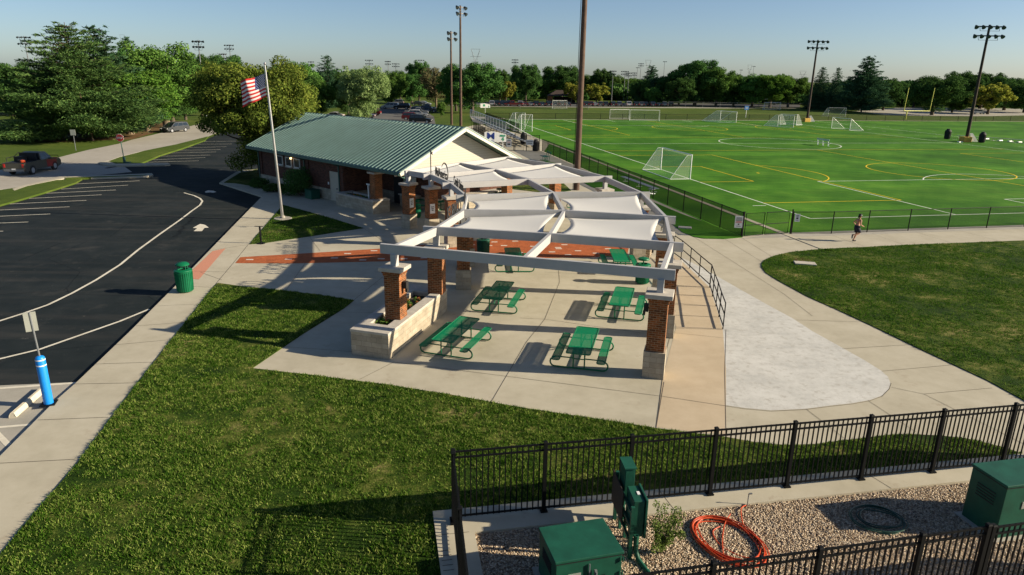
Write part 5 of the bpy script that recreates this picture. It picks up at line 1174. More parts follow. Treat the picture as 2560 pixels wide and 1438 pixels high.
def pylon(px, py, top, w, label):
    h = HT(px, py, top, zG); px = UNDER(px, py, h, zG); g = G(px, py, zG); t = thing('lattice_tower', label, 'pylon', tuple(g)); mb = MB(); r_ = .10
    for s in (-1, 1):
        mb.tube([g + Vector((s * w * .35, 0, 0)), g + Vector((s * w * .08, 0, h * .62)), g + Vector((s * w * .5, 0, h))], r_, 4)
        mb.tube([g + Vector((s * w * .08, 0, h * .62)), g + Vector((-s * w * .5, 0, h))], r_, 4)
        for k in range(7): f = k / 7; a = w * (.35 - .27 * f); b = w * (.35 - .27 * (f + 1 / 7)); mb.tube([g + Vector((s * a, 0, h * .62 * f)), g + Vector((-s * b, 0, h * .62 * (f + 1 / 7)))], r_ * .6, 4)
    mb.tube([g + Vector((-w * .5, 0, h)), g + Vector((w * .5, 0, h))], r_, 4); mb.tube([g + Vector((-w * .6, 0, h * .80)), g + Vector((w * .6, 0, h * .80))], r_, 4); mb.tube([g + Vector((-w * .4, 0, h * .66)), g + Vector((w * .4, 0, h * .66))], r_, 4)
    mb.build('lattice', M['galv'], t)
pylon(1189, 215, 123, 7.5, 'steel lattice tower above the trees right of the pole pair'); pylon(1621, 215, 151, 6.5, 'steel lattice tower above the trees at centre right'); pylon(1875, 215, 163, 6, 'small steel lattice tower over the trees right of centre'); pylon(2008, 222, 178, 7, 'small steel lattice tower beside the second light pole'); pylon(305, 190, 86, 6, 'lattice tower top peeking over the left trees')

# ================================================================ GOALS, BENCHES, BLEACHERS, BOARDS
def goal(name, label, A, B_, dep, h=2.44, mat='white', top_dep=.25, group=None, net='net', r=.055):
    t = thing(name, label, 'goal', tuple(A), 0, group); D = Vector(dep); A, B_ = Vector(A), Vector(B_)
    mb = MB(); mb.tube([A, A + U * h, B_ + U * h, B_], r, 8); mb.build('goal_frame', M[mat], t)
    mb = MB(); mb.tube([A, A + D, B_ + D, B_], r * .8, 6); mb.build('base_frame', M[mat], t)
    for P in (A, B_): mb = MB(); mb.tube([P + U * h, P + D * top_dep + U * h * .98, P + D], r * .5, 6); mb.build('stay', M[mat], t)
    mb = MB(); a, b = A + D * top_dep + U * h * .98, B_ + D * top_dep + U * h * .98
    mb.add([A + U * h, B_ + U * h, b, a, A + D, B_ + D, A, B_], [(0, 1, 2, 3), (3, 2, 5, 4), (0, 3, 4, 6), (1, 7, 5, 2)]); mb.build('net', M[net], t)
    return t
goal('soccer_goal', 'large white soccer goal with net on the near touchline of the turf', FL(28.0, -.05, .02), FL(20.5, -.05, .02), -FV * 2.2)
def pg(a, b, z=.02): return G(a, b, z)
goal('soccer_goal', 'large white soccer goal at the far side of the turf, left of centre', pg(1574, 301.5), pg(1648, 302.5), Vector((.3, 2.4, 0)))
goal('soccer_goal', 'smaller white goal frame standing left behind the large far goal', pg(1524, 297), pg(1572, 297), Vector((.3, 2, 0)), 2.2)
goal('soccer_goal', 'white goal seen side on at the far side of the turf', pg(1800, 303), pg(1840, 307), Vector((-4.2, .6, 0)))
goal('soccer_goal', 'white goal in the group left of the second light pole, front one', pg(1944, 316), pg(1983, 319), Vector((-2.5, 1.6, 0)))
goal('soccer_goal', 'white goal in the group left of the second light pole, rear one', pg(1949, 311), pg(1990, 313), Vector((2.0, 1.5, 0)), 2.3)
goal('soccer_goal', 'white goal with slanted sides right of the second light pole', pg(2078, 321), pg(2124, 326), Vector((3.0, .3, 0)), 2.3, top_dep=.05)
goal('soccer_goal', 'white goal on the far grass field before the parked cars', pg(1381, 271.5, zG), pg(1417, 271.5, zG), Vector((0, 2, 0)))
goal('soccer_goal', 'tangled white goal frame beside the bleachers, nearer one', pg(1303, 329), pg(1330, 329), Vector((-1.5, 1.5, 0)), 3.0)
goal('soccer_goal', 'tangled white goal frame beside the bleachers, tipped one', pg(1288, 322), pg(1312, 323), Vector((-2.0, 1.0, 0)), 3.0)
goal('soccer_goal', 'faint goal frame on the far grass right of the blue sign', pg(1910, 275, zG), pg(1950, 275, zG), Vector((0, 2, 0)))
goal('soccer_goal', 'faint goal frame on the grass behind the right far fence', pg(2070, 291, zG), pg(2113, 292, zG), Vector((-1, 2, 0)), r=.04)
g = G(2264, 299, .0); zc = HT(2264, 299, 277.5); zt_ = HT(2264, 299, 219); xa, xb = G(2256, 299), G(2320, 299)
t = thing('football_goal', 'yellow football goal post beyond the far fence', 'goal post', tuple(g)); mb = MB(); mb.tube([g, g + U * zc], .14, 8); mb.build('stem', M['yellow_post'], t); mb = MB(); mb.tube([xa + U * zc, xb + U * zc], .10, 8); mb.build('crossbar', M['yellow_post'], t)
for p in (xa, xb): mb = MB(); mb.cyl(p + U * zc, p + Vector((.25, 0, zt_)), .09, n=8); mb.build('upright', M['yellow_post'], t)
def bench(name, label, A, B_, seat=.42, back=True, mat='alu', back_dir=None, bd=.32):
    A, B_ = Vector(A), Vector(B_); d = (B_ - A).normalized(); n = back_dir.normalized() if back_dir else Vector((-d.y, d.x, 0)); t = thing(name, label, 'bench', tuple(A))
    mb = MB()
    for k in (-.5, .5): mb.bar(A + n * (bd * k * .55) + U * seat, B_ + n * (bd * k * .55) + U * seat, bd * .5, .04)
    mb.build('seat', M[mat], t)
    if back: mb = MB(); mb.bar(A + n * bd * .8 + U * (seat + .42), B_ + n * bd * .8 + U * (seat + .42), .04, .28); mb.build('backrest', M[mat], t)
    for f in (.08, .5, .92):
        p = A.lerp(B_, f); mb = MB(); mb.tube([p - n * bd * .5 + U * .03, p + n * bd * .7 + U * .03], .03, 6); mb.tube([p + U * .03, p + U * (seat - .02)], .03, 6)
        if back: mb.tube([p + n * bd * .5 + U * .03, p + n * bd * .75 + U * (seat + .5)], .03, 6)
        mb.build('leg', M[mat], t)
    return t
bench('field_bench', 'aluminium bench with backrest in the centre circle of the turf', G(2043, 362), G(2074, 367), .5, True, 'alu', Vector((0, 1, 0)), .5)
bench('team_bench', 'long aluminium bench without back behind the field fence', G(1556, 452), G(1641, 484), .42, False, 'alu', None, .5)
bench('park_bench', 'bright green bench seen from its end beside the field fence', G(1356, 400), G(1366, 404), .55, True, 'green', Vector((1, .2, 0)), .7)
bench('team_bench', 'long dark bench to the left of the right light pole', G(2391, 345), G(2470, 352), .5, False, 'galv', None, .6)
bench('team_bench', 'long dark bench at the right edge of the turf', G(2474, 351), G(2590, 360), .5, False, 'galv', None, .6)
bench('team_bench', 'small aluminium bench inside the fence near the pergola', G(1622, 484), G(1634, 486), .42, False, 'alu', None, .4)
# bleachers
bl = thing('bleachers', 'aluminium bleachers with chain link back rail behind the building', 'bleachers', tuple(FL(50, -12)))
rows = 5
for k in range(rows):
    mb = MB(); z = .5 + .42 * k; v_ = -9.4 - .78 * k; mb.bar(FL(53, v_, z), FL(88, v_, z), .28, .05); mb.bar(FL(53, v_ + .4, z - .25), FL(88, v_ + .4, z - .25), .30, .04); mb.build('seat_plank', M['alu'], bl)
mb = MB()
for j in range(14):
    u_ = 53.5 + j * 2.6; mb.tube([FL(u_, -9, .0), FL(u_, -9.2, .45), FL(u_, -12.8, 2.2), FL(u_, -12.8, 0)], .05, 5); mb.tube([FL(u_, -12.8, .1), FL(u_, -9.2, .4)], .04, 5)
mb.build('understructure', M['black'], bl)
mb = MB()
for j in range(15): mb.tube([FL(53 + 2.5 * j, -13, 2.1), FL(53 + 2.5 * j, -13, 3.5)], .035, 5)
mb.tube([FL(53, -13, 3.5), FL(88, -13, 3.5)], .04, 6); mb.tube([FL(53, -13, 3.5), FL(53, -9.2, 1.6), FL(53, -9.2, .5)], .035, 6); mb.build('back_rail', M['alu'], bl)
mb = MB(); mb.add([FL(53, -13, 2.1), FL(88, -13, 2.1), FL(88, -13, 3.45), FL(53, -13, 3.45)], [(0, 1, 2, 3)]); mb.build('mesh_panel', M['chain_grey'], bl)
# boards
def board(name, label, px, py, x0, x1, y0, y1, z=0.0, posts=(.15, .85)):
    g = G(px, py, z); a, b = G(x0, py, z), G(x1, py, z); h1, h0 = HT(px, py, y0, z), HT(px, py, y1, z); t = thing(name, label, 'sign board', tuple(g)); w = (b - a).length; d = (b - a).normalized()
    mb = MB(); prof = [(-w / 2, h0), (w / 2, h0), (w / 2, h1 - (h1 - h0) * .28), (-w * .05, h1), (-w / 2, h1 - (h1 - h0) * .05)]; c = (a + b) / 2; n = Vector((-d.y, d.x, 0)); c = Vector((c.x, c.y, 0)); mb.extr(prof, c, d, U, n, .06); pn = mb.build('board_panel', M['sign_white'], t)
    for f in posts: p = a.lerp(b, f) + n * .08; mb = MB(); mb.cyl(p, p + U * (h0 + .5), .06, n=6); mb.build('post', M['sign_white'], t)
    return t, pn, c - n * .04, d, w, h0, h1
t, pn, c, d, w, h0, h1 = board('field_sign', 'white field sign with blue letter M and green number 4 behind the roof', 1238, 384, 1211, 1265, 329, 355)
H_ = h1 - h0
mb = MB(); put_text(mb, 'M', H_ * .92, c + d * (-w * .21) + U * (h0 + H_ * .26), d, U, .01, 1.2, .012); mb.build('letter_mark', M['navy'], pn)
mb = MB(); mb.bar(c + d * (-w * .33) + U * (h0 + H_ * .14), c + d * (-w * .05) + U * (h0 + H_ * .08), .02, H_ * .06); mb.build('letter_mark', M['navy'], pn)
mb = MB(); put_text(mb, 'FIELD', H_ * .22, c + d * (w * .33) + U * (h0 + H_ * .52), d, U, .01, 1.0, .02); put_text(mb, '4', H_ * .48, c + d * (w * .34) + U * (h0 + H_ * .12), d, U, .01, 1.0, .03); mb.build('field_number', M['text_green'], pn)
t, pn, c, d, w, h0, h1 = board('field_sign', 'small white field sign on one post beyond the bleachers', 1213, 282, 1201, 1225, 260, 271, z=zG, posts=(.5,)); H_ = h1 - h0
mb = MB(); mb.bar(c + d * (-w * .22) + U * (h0 + H_ * .55), c + d * (-w * .02) + U * (h0 + H_ * .55), .02, H_ * .5); put_text(mb, '3', H_ * .5, c + d * (w * .36) + U * (h0 + H_ * .12), d, U, .01, 1, .03); mb.build('print', M['text_green'], pn)
g = G(1864, 294, 0); t = thing('blue_sign', 'small blue sign on a white post left of the second light pole', 'sign', tuple(g)); mb = MB(); z0, z1 = HT(1864, 294, 275), HT(1864, 294, 265); mb.cyl(g, g + U * z0, .07, n=6); mb.build('post', M['sign_white'], t); mb = MB(); mb.box((g.x, g.y - .05, (z0 + z1) / 2), (1.15, .06, z1 - z0), .1); mb.build('sign_face', M['blue_sign'], t)
mb = MB(); mb.box((g.x, g.y - .09, (z0 + z1) / 2 + .15), (.8, .02, .12), .1); mb.box((g.x, g.y - .09, (z0 + z1) / 2 - .15), (.6, .02, .12), .1); mb.build('print', M['sign_white'], t)
sign_on(1272, 384, .66, 1.05, HT(1272, 384, 357.5), 'rules_sign', 'small white rules sign under the field sign by the entry gate', 'sign', [(.3, .7, .07, 'text_black'), (.1, .7, .07, 'text_red'), (-.15, .6, .2, 'text_black')])
sign_on(1324, 380, .95, .70, HT(1324, 380, 356), 'notice_sign', 'pale notice panel on the short fence right of the entry gate', 'sign', [(.2, .8, .12, 'text_black'), (-.15, .7, .12, 'text_black')])
PADL = ['nearest the foot pad of the right light pole', 'just right of the pole foot pad', 'beside the right black litter bin', 'right of the black litter bin', 'second from the right edge', 'closest to the right edge of the view']
for k, (a_, b_) in enumerate(((2400, 362), (2435, 357), (2466, 354), (2500, 358), (2525, 360), (2548, 362))):
    g = G(a_, b_ - 6); mb = MB(); mb.box((g.x, g.y, .08), (.9, .5, .12), .3, .8); o = mb.build('ground_marker', M['sign_white']); tag(o, 'white base pad on the turf, ' + PADL[k], 'base pad', 'white pads on the turf by the right bench')
# far pavilion among the trees
g = G(1412, 258, zG); t = thing('far_shelter', 'low far shelter with dark hipped roof and brick ends behind the parked cars', 'building', tuple(g)); L_, D_ = 13.5, 9
for s in (-1, 1): mb = MB(); mb.box((g.x + s * L_ * .42, g.y, 1.2), (1.6, D_ * .8, 2.6), 0); mb.build('brick_end', M['brick'], t)
mb = MB(); e = 2.7
mb.add([g + Vector((-L_ / 2, -D_ / 2, e)), g + Vector((L_ / 2, -D_ / 2, e)), g + Vector((L_ / 2, D_ / 2, e)), g + Vector((-L_ / 2, D_ / 2, e)), g + Vector((-L_ / 4, 0, e + 2.0)), g + Vector((L_ / 4, 0, e + 2.0))], [(0, 1, 5, 4), (1, 2, 5), (2, 3, 4, 5), (3, 0, 4), (3, 2, 1, 0)]); mb.build('roof', M['wood_dark'], t)
mb = MB(); mb.box((g.x, g.y + 1, 1.1), (L_ * .6, .3, 2.2), 0); mb.build('back_wall', M['wood_dark'], t)
g = G(1910, 267, zG); t = thing('far_shelter', 'tiny white roofed stand beyond the grass right of centre', 'building', tuple(g)); mb = MB(); mb.box((g.x, g.y, 2.6), (4.5, 3, .2), 0); mb.build('roof', M['sign_white'], t); mb = MB()
for s in (-1, 1): mb.box((g.x + s * 2, g.y, 1.25), (.15, .15, 2.6), 0)
mb.build('post', M['sign_white'], t)

# ================================================================ VEHICLES
def car(kind, color, metallic=.3):
    """nose towards +X, wheels on z = 0"""
    C = M.setdefault('car_' + color[0], None) or simple('car paint ' + color[0], color[1], .3, .25, .04, 2, .6); M['car_' + color[0]] = C
    L, Wd, belt, roof = dict(suv=(4.7, 1.86, 1.05, 1.74), sedan=(4.7, 1.80, .92, 1.42), minivan=(5.0, 1.95, 1.05, 1.76), pickup=(5.7, 1.95, 1.15, 1.88))[kind]
    t = thing({'suv': 'parked_car', 'sedan': 'parked_car', 'minivan': 'minivan', 'pickup': 'pickup_truck'}[kind], 'car', 'car' if kind != 'pickup' else 'pickup truck')
    h = L / 2; gc = .28
    if kind == 'pickup': low = [(-h, .55), (-h, belt), (h * -.02, belt + .02), (h * .38, belt), (h * .93, belt - .10), (h, belt - .3), (h, .45), (h * .8, gc), (-h * .9, gc + .05)]
    elif kind == 'sedan': low = [(-h, .45), (-h, belt - .02), (-h * .72, belt + .03), (h * .38, belt), (h * .88, belt - .18), (h, belt - .34), (h, .35), (h * .9, gc - .05), (-h * .9, gc)]
    else: low = [(-h, .5), (-h * .99, belt), (h * .45, belt), (h * .88, belt - .14), (h * .98, belt - .32), (h, .42), (h * .9, gc), (-h * .9, gc + .05)]
    # wheel arches cut from the profile
    wr = .36 if kind != 'pickup' else .40; fx, rx = h * .62, -h * .60; prof = [p for p in low[:-2]]
    def arch(cx): return [(cx + wr * 1.12 * math.cos(a), max(gc, wr + wr * 1.12 * math.sin(a))) for a in np.linspace(0, math.pi, 9)]
    prof = low[:-2] + [low[-2]] + [(p[0], p[1]) for p in arch(fx) if p[0] < low[-2][0]] + arch(rx) + [(-h * .97, gc + .1)]
    mb = MB(); mb.extr(prof, (0, 0, 0), (1, 0, 0), (0, 0, 1), (0, 1, 0), Wd); body = mb.build('body', C, t, bevel=.06)
    if kind == 'pickup': gh = [(-.25, belt), (-.12, roof - .05), (.15, roof), (h * .30, roof - .02), (h * .56, belt)]
    elif kind == 'sedan': gh = [(-h * .70, belt), (-h * .38, roof - .04), (-.1, roof), (h * .12, roof - .03), (h * .46, belt)]
    elif kind == 'minivan': gh = [(-h * .97, belt), (-h * .88, roof - .06), (-h * .4, roof), (h * .22, roof - .05), (h * .66, belt - .02)]
    else: gh = [(-h * .97, belt), (-h * .84, roof - .08), (-h * .5, roof), (h * .12, roof - .03), (h * .48, belt)]
    def tapered(pr, w0, w1, z0, z1, mat, name, grow=0.0):
        m_ = MB(); n = len(pr); wz = lambda z: (w0 + (w1 - w0) * (z - z0) / (z1 - z0)) / 2 + grow; V = [(x, -wz(z), z) for x, z in pr] + [(x, wz(z), z) for x, z in pr]
        tr = tessellate_polygon([[Vector((x, z, 0)) for x, z in pr]]); F = [tuple(q) for q in tr] + [tuple(i + n for i in reversed(q)) for q in tr] + [(i, (i + 1) % n, (i + 1) % n + n, i + n) for i in range(n)]
        m_.add(V, F); return m_.build(name, mat, t, bevel=.02)
    tapered([(x, z) for x, z in gh], Wd * .97, Wd * .76, belt, roof, C, 'cabin')
    # side windows proud of the cabin, windscreens
    c = [(x * 1.0, z) for x, z in gh]; zb, zt2 = belt + .06, roof - .14
    def xat(z, left):
        a, b = (gh[0], gh[1]) if left else (gh[-1], gh[-2]); f = (z - a[1]) / (b[1] - a[1]); return a[0] + (b[0] - a[0]) * min(1, f)
    wz = lambda z: Wd * (.97 + (.76 - .97) * (z - belt) / (roof - belt)) / 2
    win = [(xat(zb, 1) + .10, zb), (xat(zt2, 1) + .12, zt2), (xat(zt2, 0) - .12, zt2), (xat(zb, 0) - .12, zb)]
    x0, x3 = win[0][0], win[3][0]; nsp = 2 if kind in ('pickup', 'sedan') else 3
    for s in (-1, 1):
        m_ = MB()
        for k in range(nsp):
            f0, f1 = k / nsp + .012, (k + 1) / nsp - .012; lo = [win[0][0] + (win[3][0] - win[0][0]) * f for f in (f0, f1)]; hi = [win[1][0] + (win[2][0] - win[1][0]) * f for f in (f0, f1)]
            V = [(lo[0], s * (wz(zb) + .012), zb), (lo[1], s * (wz(zb) + .012), zb), (hi[1], s * (wz(zt2) + .012), zt2), (hi[0], s * (wz(zt2) + .012), zt2)]; m_.add(V, [(0, 1, 2, 3)])
        m_.build('side_window', M['car_glass'], t)
    for left, nm in ((0, 'windscreen'), (1, 'rear_window')):
        za, zb2 = belt + .05, roof - .10; o_ = -.03 if left else .03; xa_, xb_ = xat(za, left) + o_, xat(zb2, left) + o_; m_ = MB(); V = [(xa_, -wz(za) + .10, za), (xa_, wz(za) - .10, za), (xb_, wz(zb2) - .08, zb2), (xb_, -wz(zb2) + .08, zb2)]; m_.add(V, [(0, 1, 2, 3)]); m_.build(nm, M['car_glass'], t)
    for wx in (fx, rx):
        for s in (-1, 1):
            m_ = MB(); y0 = s * (Wd / 2 - .20); m_.cyl((wx, y0, wr), (wx, s * (Wd / 2 + .01), wr), wr, n=18); wl_ = m_.build('wheel', M['rubber'], t)
            m_ = MB(); m_.tube([(wx, s * (Wd / 2 - .02), wr), (wx, s * (Wd / 2 + .02), wr)], wr * .62, 14); m_.build('rim', M['rim'], wl_)
    for s in (-1, 1):
        m_ = MB(); m_.box((h - .05, s * Wd * .38, belt - .36), (.14, .34, .16)); m_.build('headlight', M['lamp_white'], t)
        m_ = MB(); m_.box((-h + .02, s * Wd * .42, belt - .22), (.10, .16, .32)); m_.build('tail_light', M['lamp_red'], t)
        m_ = MB(); m_.box((h * .40, s * (Wd / 2 + .10), belt + .06), (.14, .18, .13)); m_.build('mirror', C, t)
    m_ = MB(); m_.box((h + .01, 0, .48), (.10, Wd * .9, .20)); m_.build('bumper', M['black_matte'], t); m_ = MB(); m_.box((-h - .01, 0, .52), (.10, Wd * .9, .20)); m_.build('bumper', M['galv'] if kind == 'pickup' else M['black_matte'], t)
    m_ = MB(); m_.box((-h - .065, 0, .62), (.02, .34, .12)); m_.build('number_plate', M['sign_white'], t)
    if kind == 'pickup':
        m_ = MB(); m_.box((-h * .54, 0, belt + .012), (h * .84, Wd - .22, .012)); m_.build('bed_opening', M['black_matte'], t)
    return t
CC = dict(silver=(.17, .18, .19), white=(.48, .48, .47), black=(.015, .016, .018), red=(.22, .015, .015), blue=(.03, .05, .09), grey=(.06, .065, .07), maroon=(.12, .012, .015), tan=(.20, .17, .12), darkblue=(.012, .022, .05), camo=(.075, .072, .058))
PROTO = {}
def put_car(kind, cname, loc, rz, label, group=None, s=1.0):
    k = (kind, cname)
    if k not in PROTO: PROTO[k] = car(kind, (cname, CC[cname]))
    return place(PROTO[k], loc, rz, label, group, s)
# the patched pickup with a loaded bed, driving right
ra, fa_ = G(98, 441, zA), G(141, 431, zA); hd = fa_ - ra; ang = math.atan2(hd.y, hd.x); ctr = G(86, 430, zA)
tk = car('pickup', ('camo', CC['camo'])); tk.location = ctr; tk.rotation_euler = (0, 0, ang); tk.scale = (1.05,) * 3; tag(tk, 'worn grey pickup truck with red front door and loaded bed, driving along the road', 'pickup truck')
mb = MB()
for s in (-1, 1): mb.add([(.55, s * .985, .45), (2.0, s * .985, .40), (2.2, s * .985, 1.02), (.55, s * .985, 1.12)], [(0, 1, 2, 3) if s < 0 else (3, 2, 1, 0)])
mb.box((1.9, 0, 1.09), (1.3, 1.7, .06)); mb.build('red_door_panel', M['car_red'] if M.get('car_red') else simple('car paint red', CC['red'], .3), tk)
mb = MB(); mb.tube([(2.9, -.7, .5), (3.0, -.7, 1.25), (3.0, .7, 1.25), (2.9, .7, .5)], .035, 6); mb.tube([(2.98, -.7, .85), (2.98, .7, .85)], .03, 6); mb.build('brush_guard', M['black'], tk)
mb = MB(); mb.box((-.55, 0, 1.5), (.10, 1.5, .75)); mb.box((-1.2, .3, 1.35), (.8, .7, .5)); mb.box((-2.0, -.3, 1.25), (.5, .5, .35)); mb.tube([(-2.4, .8, 1.2), (-2.4, .8, 1.55), (-1.2, .8, 1.6), (-.5, .8, 1.9)], .03, 6); mb.build('bed_load', M['black_matte'], tk)
mb = MB(); mb.lathe([(.0, 0), (.20, .02), (.2, .22), (0, .26)], (-2.3, -.55, 1.15), 10); mb.build('orange_can', M['orange'], tk)
put_car('minivan', 'grey', G(438, 330, zA), R(249), 'silver minivan driving down the pale road between the trees', s=.92)
# cars behind the building
for kind, cn, px, py, deg, lab in (('suv', 'black', 1052, 308, -3, 'black car nearest to the building in the rear car park'), ('suv', 'maroon', 1032, 301, 2, 'dark red car next to the nearest black car in the rear car park'), ('suv', 'white', 1046, 293, 0, 'white car third in the right row of the rear car park'), ('pickup', 'silver', 1042, 288, 3, 'silver pickup fourth in the right row of the rear car park'),
    ('suv', 'blue', 1050, 283, 0, 'blue grey car fifth in the right row of the rear car park'), ('suv', 'grey', 1072, 281, -2, 'dark grey car at the grass edge of the rear car park'), ('pickup', 'silver', 1064, 277, 0, 'farthest silver pickup of the right row of the rear car park'),
    ('suv', 'black', 893, 297, 175, 'black car nearest to the ridge left of the rear car park'), ('sedan', 'silver', 912, 296, 178, 'silver car beside the black one left of the rear car park'), ('suv', 'maroon', 928, 289, 178, 'dark car with red tail lamps left of the rear car park'), ('sedan', 'white', 834, 296, 175, 'white car seen over the roof ridge behind the pale tree'),
    ('minivan', 'white', 976, 272, 178, 'white van at the far left of the rear car park'), ('suv', 'black', 1005, 273, 180, 'black car beside the white van in the rear car park'), ('minivan', 'silver', 990, 262, 180, 'silver van deep in the shade at the end of the car park'), ('sedan', 'white', 1060, 264, 0, 'white car at the far end of the rear car park'), ('sedan', 'grey', 1046, 264, 0, 'grey car beside the farthest white car')):
    put_car(kind, cn, G(px, py, zA), R(deg), lab, 'cars in the car park behind the building')
row = [(1230, 'white'), (1243, 'black'), (1256, 'darkblue'), (1270, 'blue'), (1285, 'red'), (1300, 'white'), (1312, 'maroon'), (1326, 'silver'), (1340, 'black'), (1355, 'darkblue'), (1371, 'black'), (1388, 'darkblue'), (1403, 'black'), (1420, 'grey'), (1463, 'black'), (1475, 'maroon'), (1487, 'white'), (1501, 'tan'), (1514, 'grey'), (1530, 'black'), (1547, 'silver'), (1569, 'white'), (1588, 'black'), (1600, 'grey'), (1612, 'black'), (1629, 'darkblue'), (1646, 'black'), (1660, 'silver'), (1675, 'black')]
cname = dict(darkblue='dark blue', tan='tan')
for i, (px, cn) in enumerate(row):
    kd = random.choice(['suv', 'suv', 'sedan', 'minivan']) if cn != 'red' else 'pickup'; py = 265.2 if cn != 'red' else 266.0
    put_car(kd, cn, G(px, py + .003 * (px - 1230), zA), R(random.choice([88, 92, 85, 95]) if cn != 'red' else 178), '%s car, %s from the left in the long row beyond the far grass field' % (cname.get(cn, cn), ordn[i]), 'cars parked in the long far row')
put_car('pickup', 'white', G(2158, 276, zA), R(2), 'white pickup truck under the tall dark pine at the right')
g = G(2137, 276, zA); t = thing('flat_trailer', 'dark flat trailer behind the white pickup under the pine', 'trailer', tuple(g)); mb = MB(); mb.box((g.x, g.y, .9), (5.5, 2.0, .5), 0); mb.build('deck', M['black_matte'], t)
for s in (-1, 1): mb = MB(); mb.cyl(g + Vector((s * .6, -1.1, .4)), g + Vector((s * .6, -.9, .4)), .4, n=14); mb.build('wheel', M['rubber'], t)
put_car('sedan', 'white', G(2444, 285, zA), R(0), 'white car on the gravel lot behind the right light pole')

# ================================================================ THE JOGGER
def skin_chain(nodes, edges, name, mat, parent=None, sub=1):
    me = bpy.data.meshes.new(name); me.from_pydata([n[0] for n in nodes], edges, []); o = bpy.data.objects.new(name, me); COL.objects.link(o); o.data.materials.append(mat)
    m = o.modifiers.new('skin', 'SKIN'); m.use_smooth_shade = True; me.skin_vertices[0].data[0].use_root = True
    for i, n in enumerate(nodes): me.skin_vertices[0].data[i].radius = (n[1], n[2] if len(n) > 2 else n[1])
    s = o.modifiers.new('sub', 'SUBSURF'); s.levels = sub; s.render_levels = sub + 1
    if parent: o.parent = parent
    return o
def jogger():
    t = thing('person', 'shirtless runner with dark hair and dark shorts running right along the walkway by the fence', 'person')
    # facing +X; hip at z .95; left leg bears, right leg folded back
    N = [((0, 0, .98), .14, .16), ((.02, 0, 1.15), .115, .14), ((.06, 0, 1.32), .12, .17), ((.08, 0, 1.44), .085, .15), ((.09, 0, 1.52), .055), ((.11, 0, 1.60), .065), ((.12, 0, 1.68), .088, .078), ((.12, 0, 1.755), .07, .065),
         ((.08, .19, 1.42), .055), ((-.10, .28, 1.22), .042), ((.06, .30, 1.06), .034), ((.13, .28, 1.05), .024),      # left arm, elbow back
         ((.08, -.19, 1.42), .055), ((.02, -.27, 1.17), .042), ((.24, -.22, 1.05), .034), ((.30, -.20, 1.03), .024),     # right arm
         ((0, .09, .92), .098), ((.10, .10, .52), .062), ((.03, .10, .30), .056), ((-.06, .10, .09), .036), ((.04, .10, .045), .036), ((.12, .10, .04), .028),
         ((.02, -.09, .92), .098), ((.16, -.10, .55), .062), ((-.05, -.10, .50), .054), ((-.25, -.10, .47), .036), ((-.30, -.10, .38), .036), ((-.31, -.10, .28), .028),
         ((.20, .0, 1.665), .016)]
    E = [(0, 1), (1, 2), (2, 3), (3, 4), (4, 5), (5, 6), (6, 7), (3, 8), (8, 9), (9, 10), (10, 11), (3, 12), (12, 13), (13, 14), (14, 15), (0, 16), (16, 17), (17, 18), (18, 19), (19, 20), (20, 21), (0, 22), (22, 23), (23, 24), (24, 25), (25, 26), (26, 27), (6, 28)]
    nodes = list(N); edges = list(E)
    for base, dx in ((11, 1), (15, 1)):
        b = Vector(N[base][0]); sd = 1 if b.y > 0 else -1
        for k in range(4):
            i = len(nodes); r0 = b + Vector((.03, (k - 1.5) * .018, .005)); L_ = (.030, .036, .034, .026)[k]; nodes += [(tuple(r0), .0095), (tuple(r0 + Vector((L_, 0, -.012))), .0085), (tuple(r0 + Vector((L_ * .9, 0, -.045))), .0075)]; edges += [(base, i), (i, i + 1), (i + 1, i + 2)]
        i = len(nodes); nodes += [(tuple(b + Vector((.0, -sd * .03, .01))), .010), (tuple(b + Vector((.035, -sd * .035, -.01))), .008)]; edges += [(base, i), (i, i + 1)]
    skin_chain(nodes, edges, 'body', M['skin'], t, 1)
    mb = MB(); mb.lathe([(0, .0), (.075, .01), (.105, .06), (.105, .12), (.08, .175), (0, .20)], (.095, 0, 1.63), 14); mb.lathe([(0, 0), (.05, .02), (.06, .10), (0, .16)], (.01, 0, 1.56), 10); mb.build('hair', M['hair'], t, smooth=True)
    mb = MB(); mb.lathe([(.107, 0), (.108, .014)], (.100, 0, 1.722), 16); mb.build('headband', M['sign_white'], t)
    mb = MB()
    for s in (-1, 1): mb.box((.20, s * .03, 1.70), (.012, .018, .010)); 
    mb.build('eyes', M['hair'], t); mb = MB(); mb.box((.205, 0, 1.63), (.012, .045, .010)); mb.build('mouth', M['flag_red'], t); mb = MB()
    for s in (-1, 1): mb.lathe([(0, -.025), (.014, -.01), (.016, .01), (0, .03)], (.11, s * .085, 1.68), 6)
    mb.build('ears', M['skin'], t)
    mb = MB()
    def ring(c, r1, r2, n=14): return [(c[0] + r1 * math.cos(2 * math.pi * k / n), c[1] + r2 * math.sin(2 * math.pi * k / n), c[2]) for k in range(n)]
    n = 14; V = ring((0.01, 0, 1.08), .135, .165) + ring((0, 0, .98), .160, .185) + ring((0.02, 0, .88), .175, .20); mb.add(V, [(i * n + k, i * n + (k + 1) % n, (i + 1) * n + (k + 1) % n, (i + 1) * n + k) for i in range(2) for k in range(n)])
    for y, tip in ((.095, (.09, .10, .58)), (-.095, (.14, -.10, .62))):
        V = ring((0.01, y, .93), .15, .105) + ring(((.01 + tip[0]) / 2, y, .76), .135, .105) + ring(tip, .125, .10); mb.add(V, [(i * n + k, i * n + (k + 1) % n, (i + 1) * n + (k + 1) % n, (i + 1) * n + k) for i in range(2) for k in range(n)])
    o = mb.build('shorts', M['shorts'], t, smooth=True); so = o.modifiers.new('thickness', 'SOLIDIFY'); so.thickness = .008
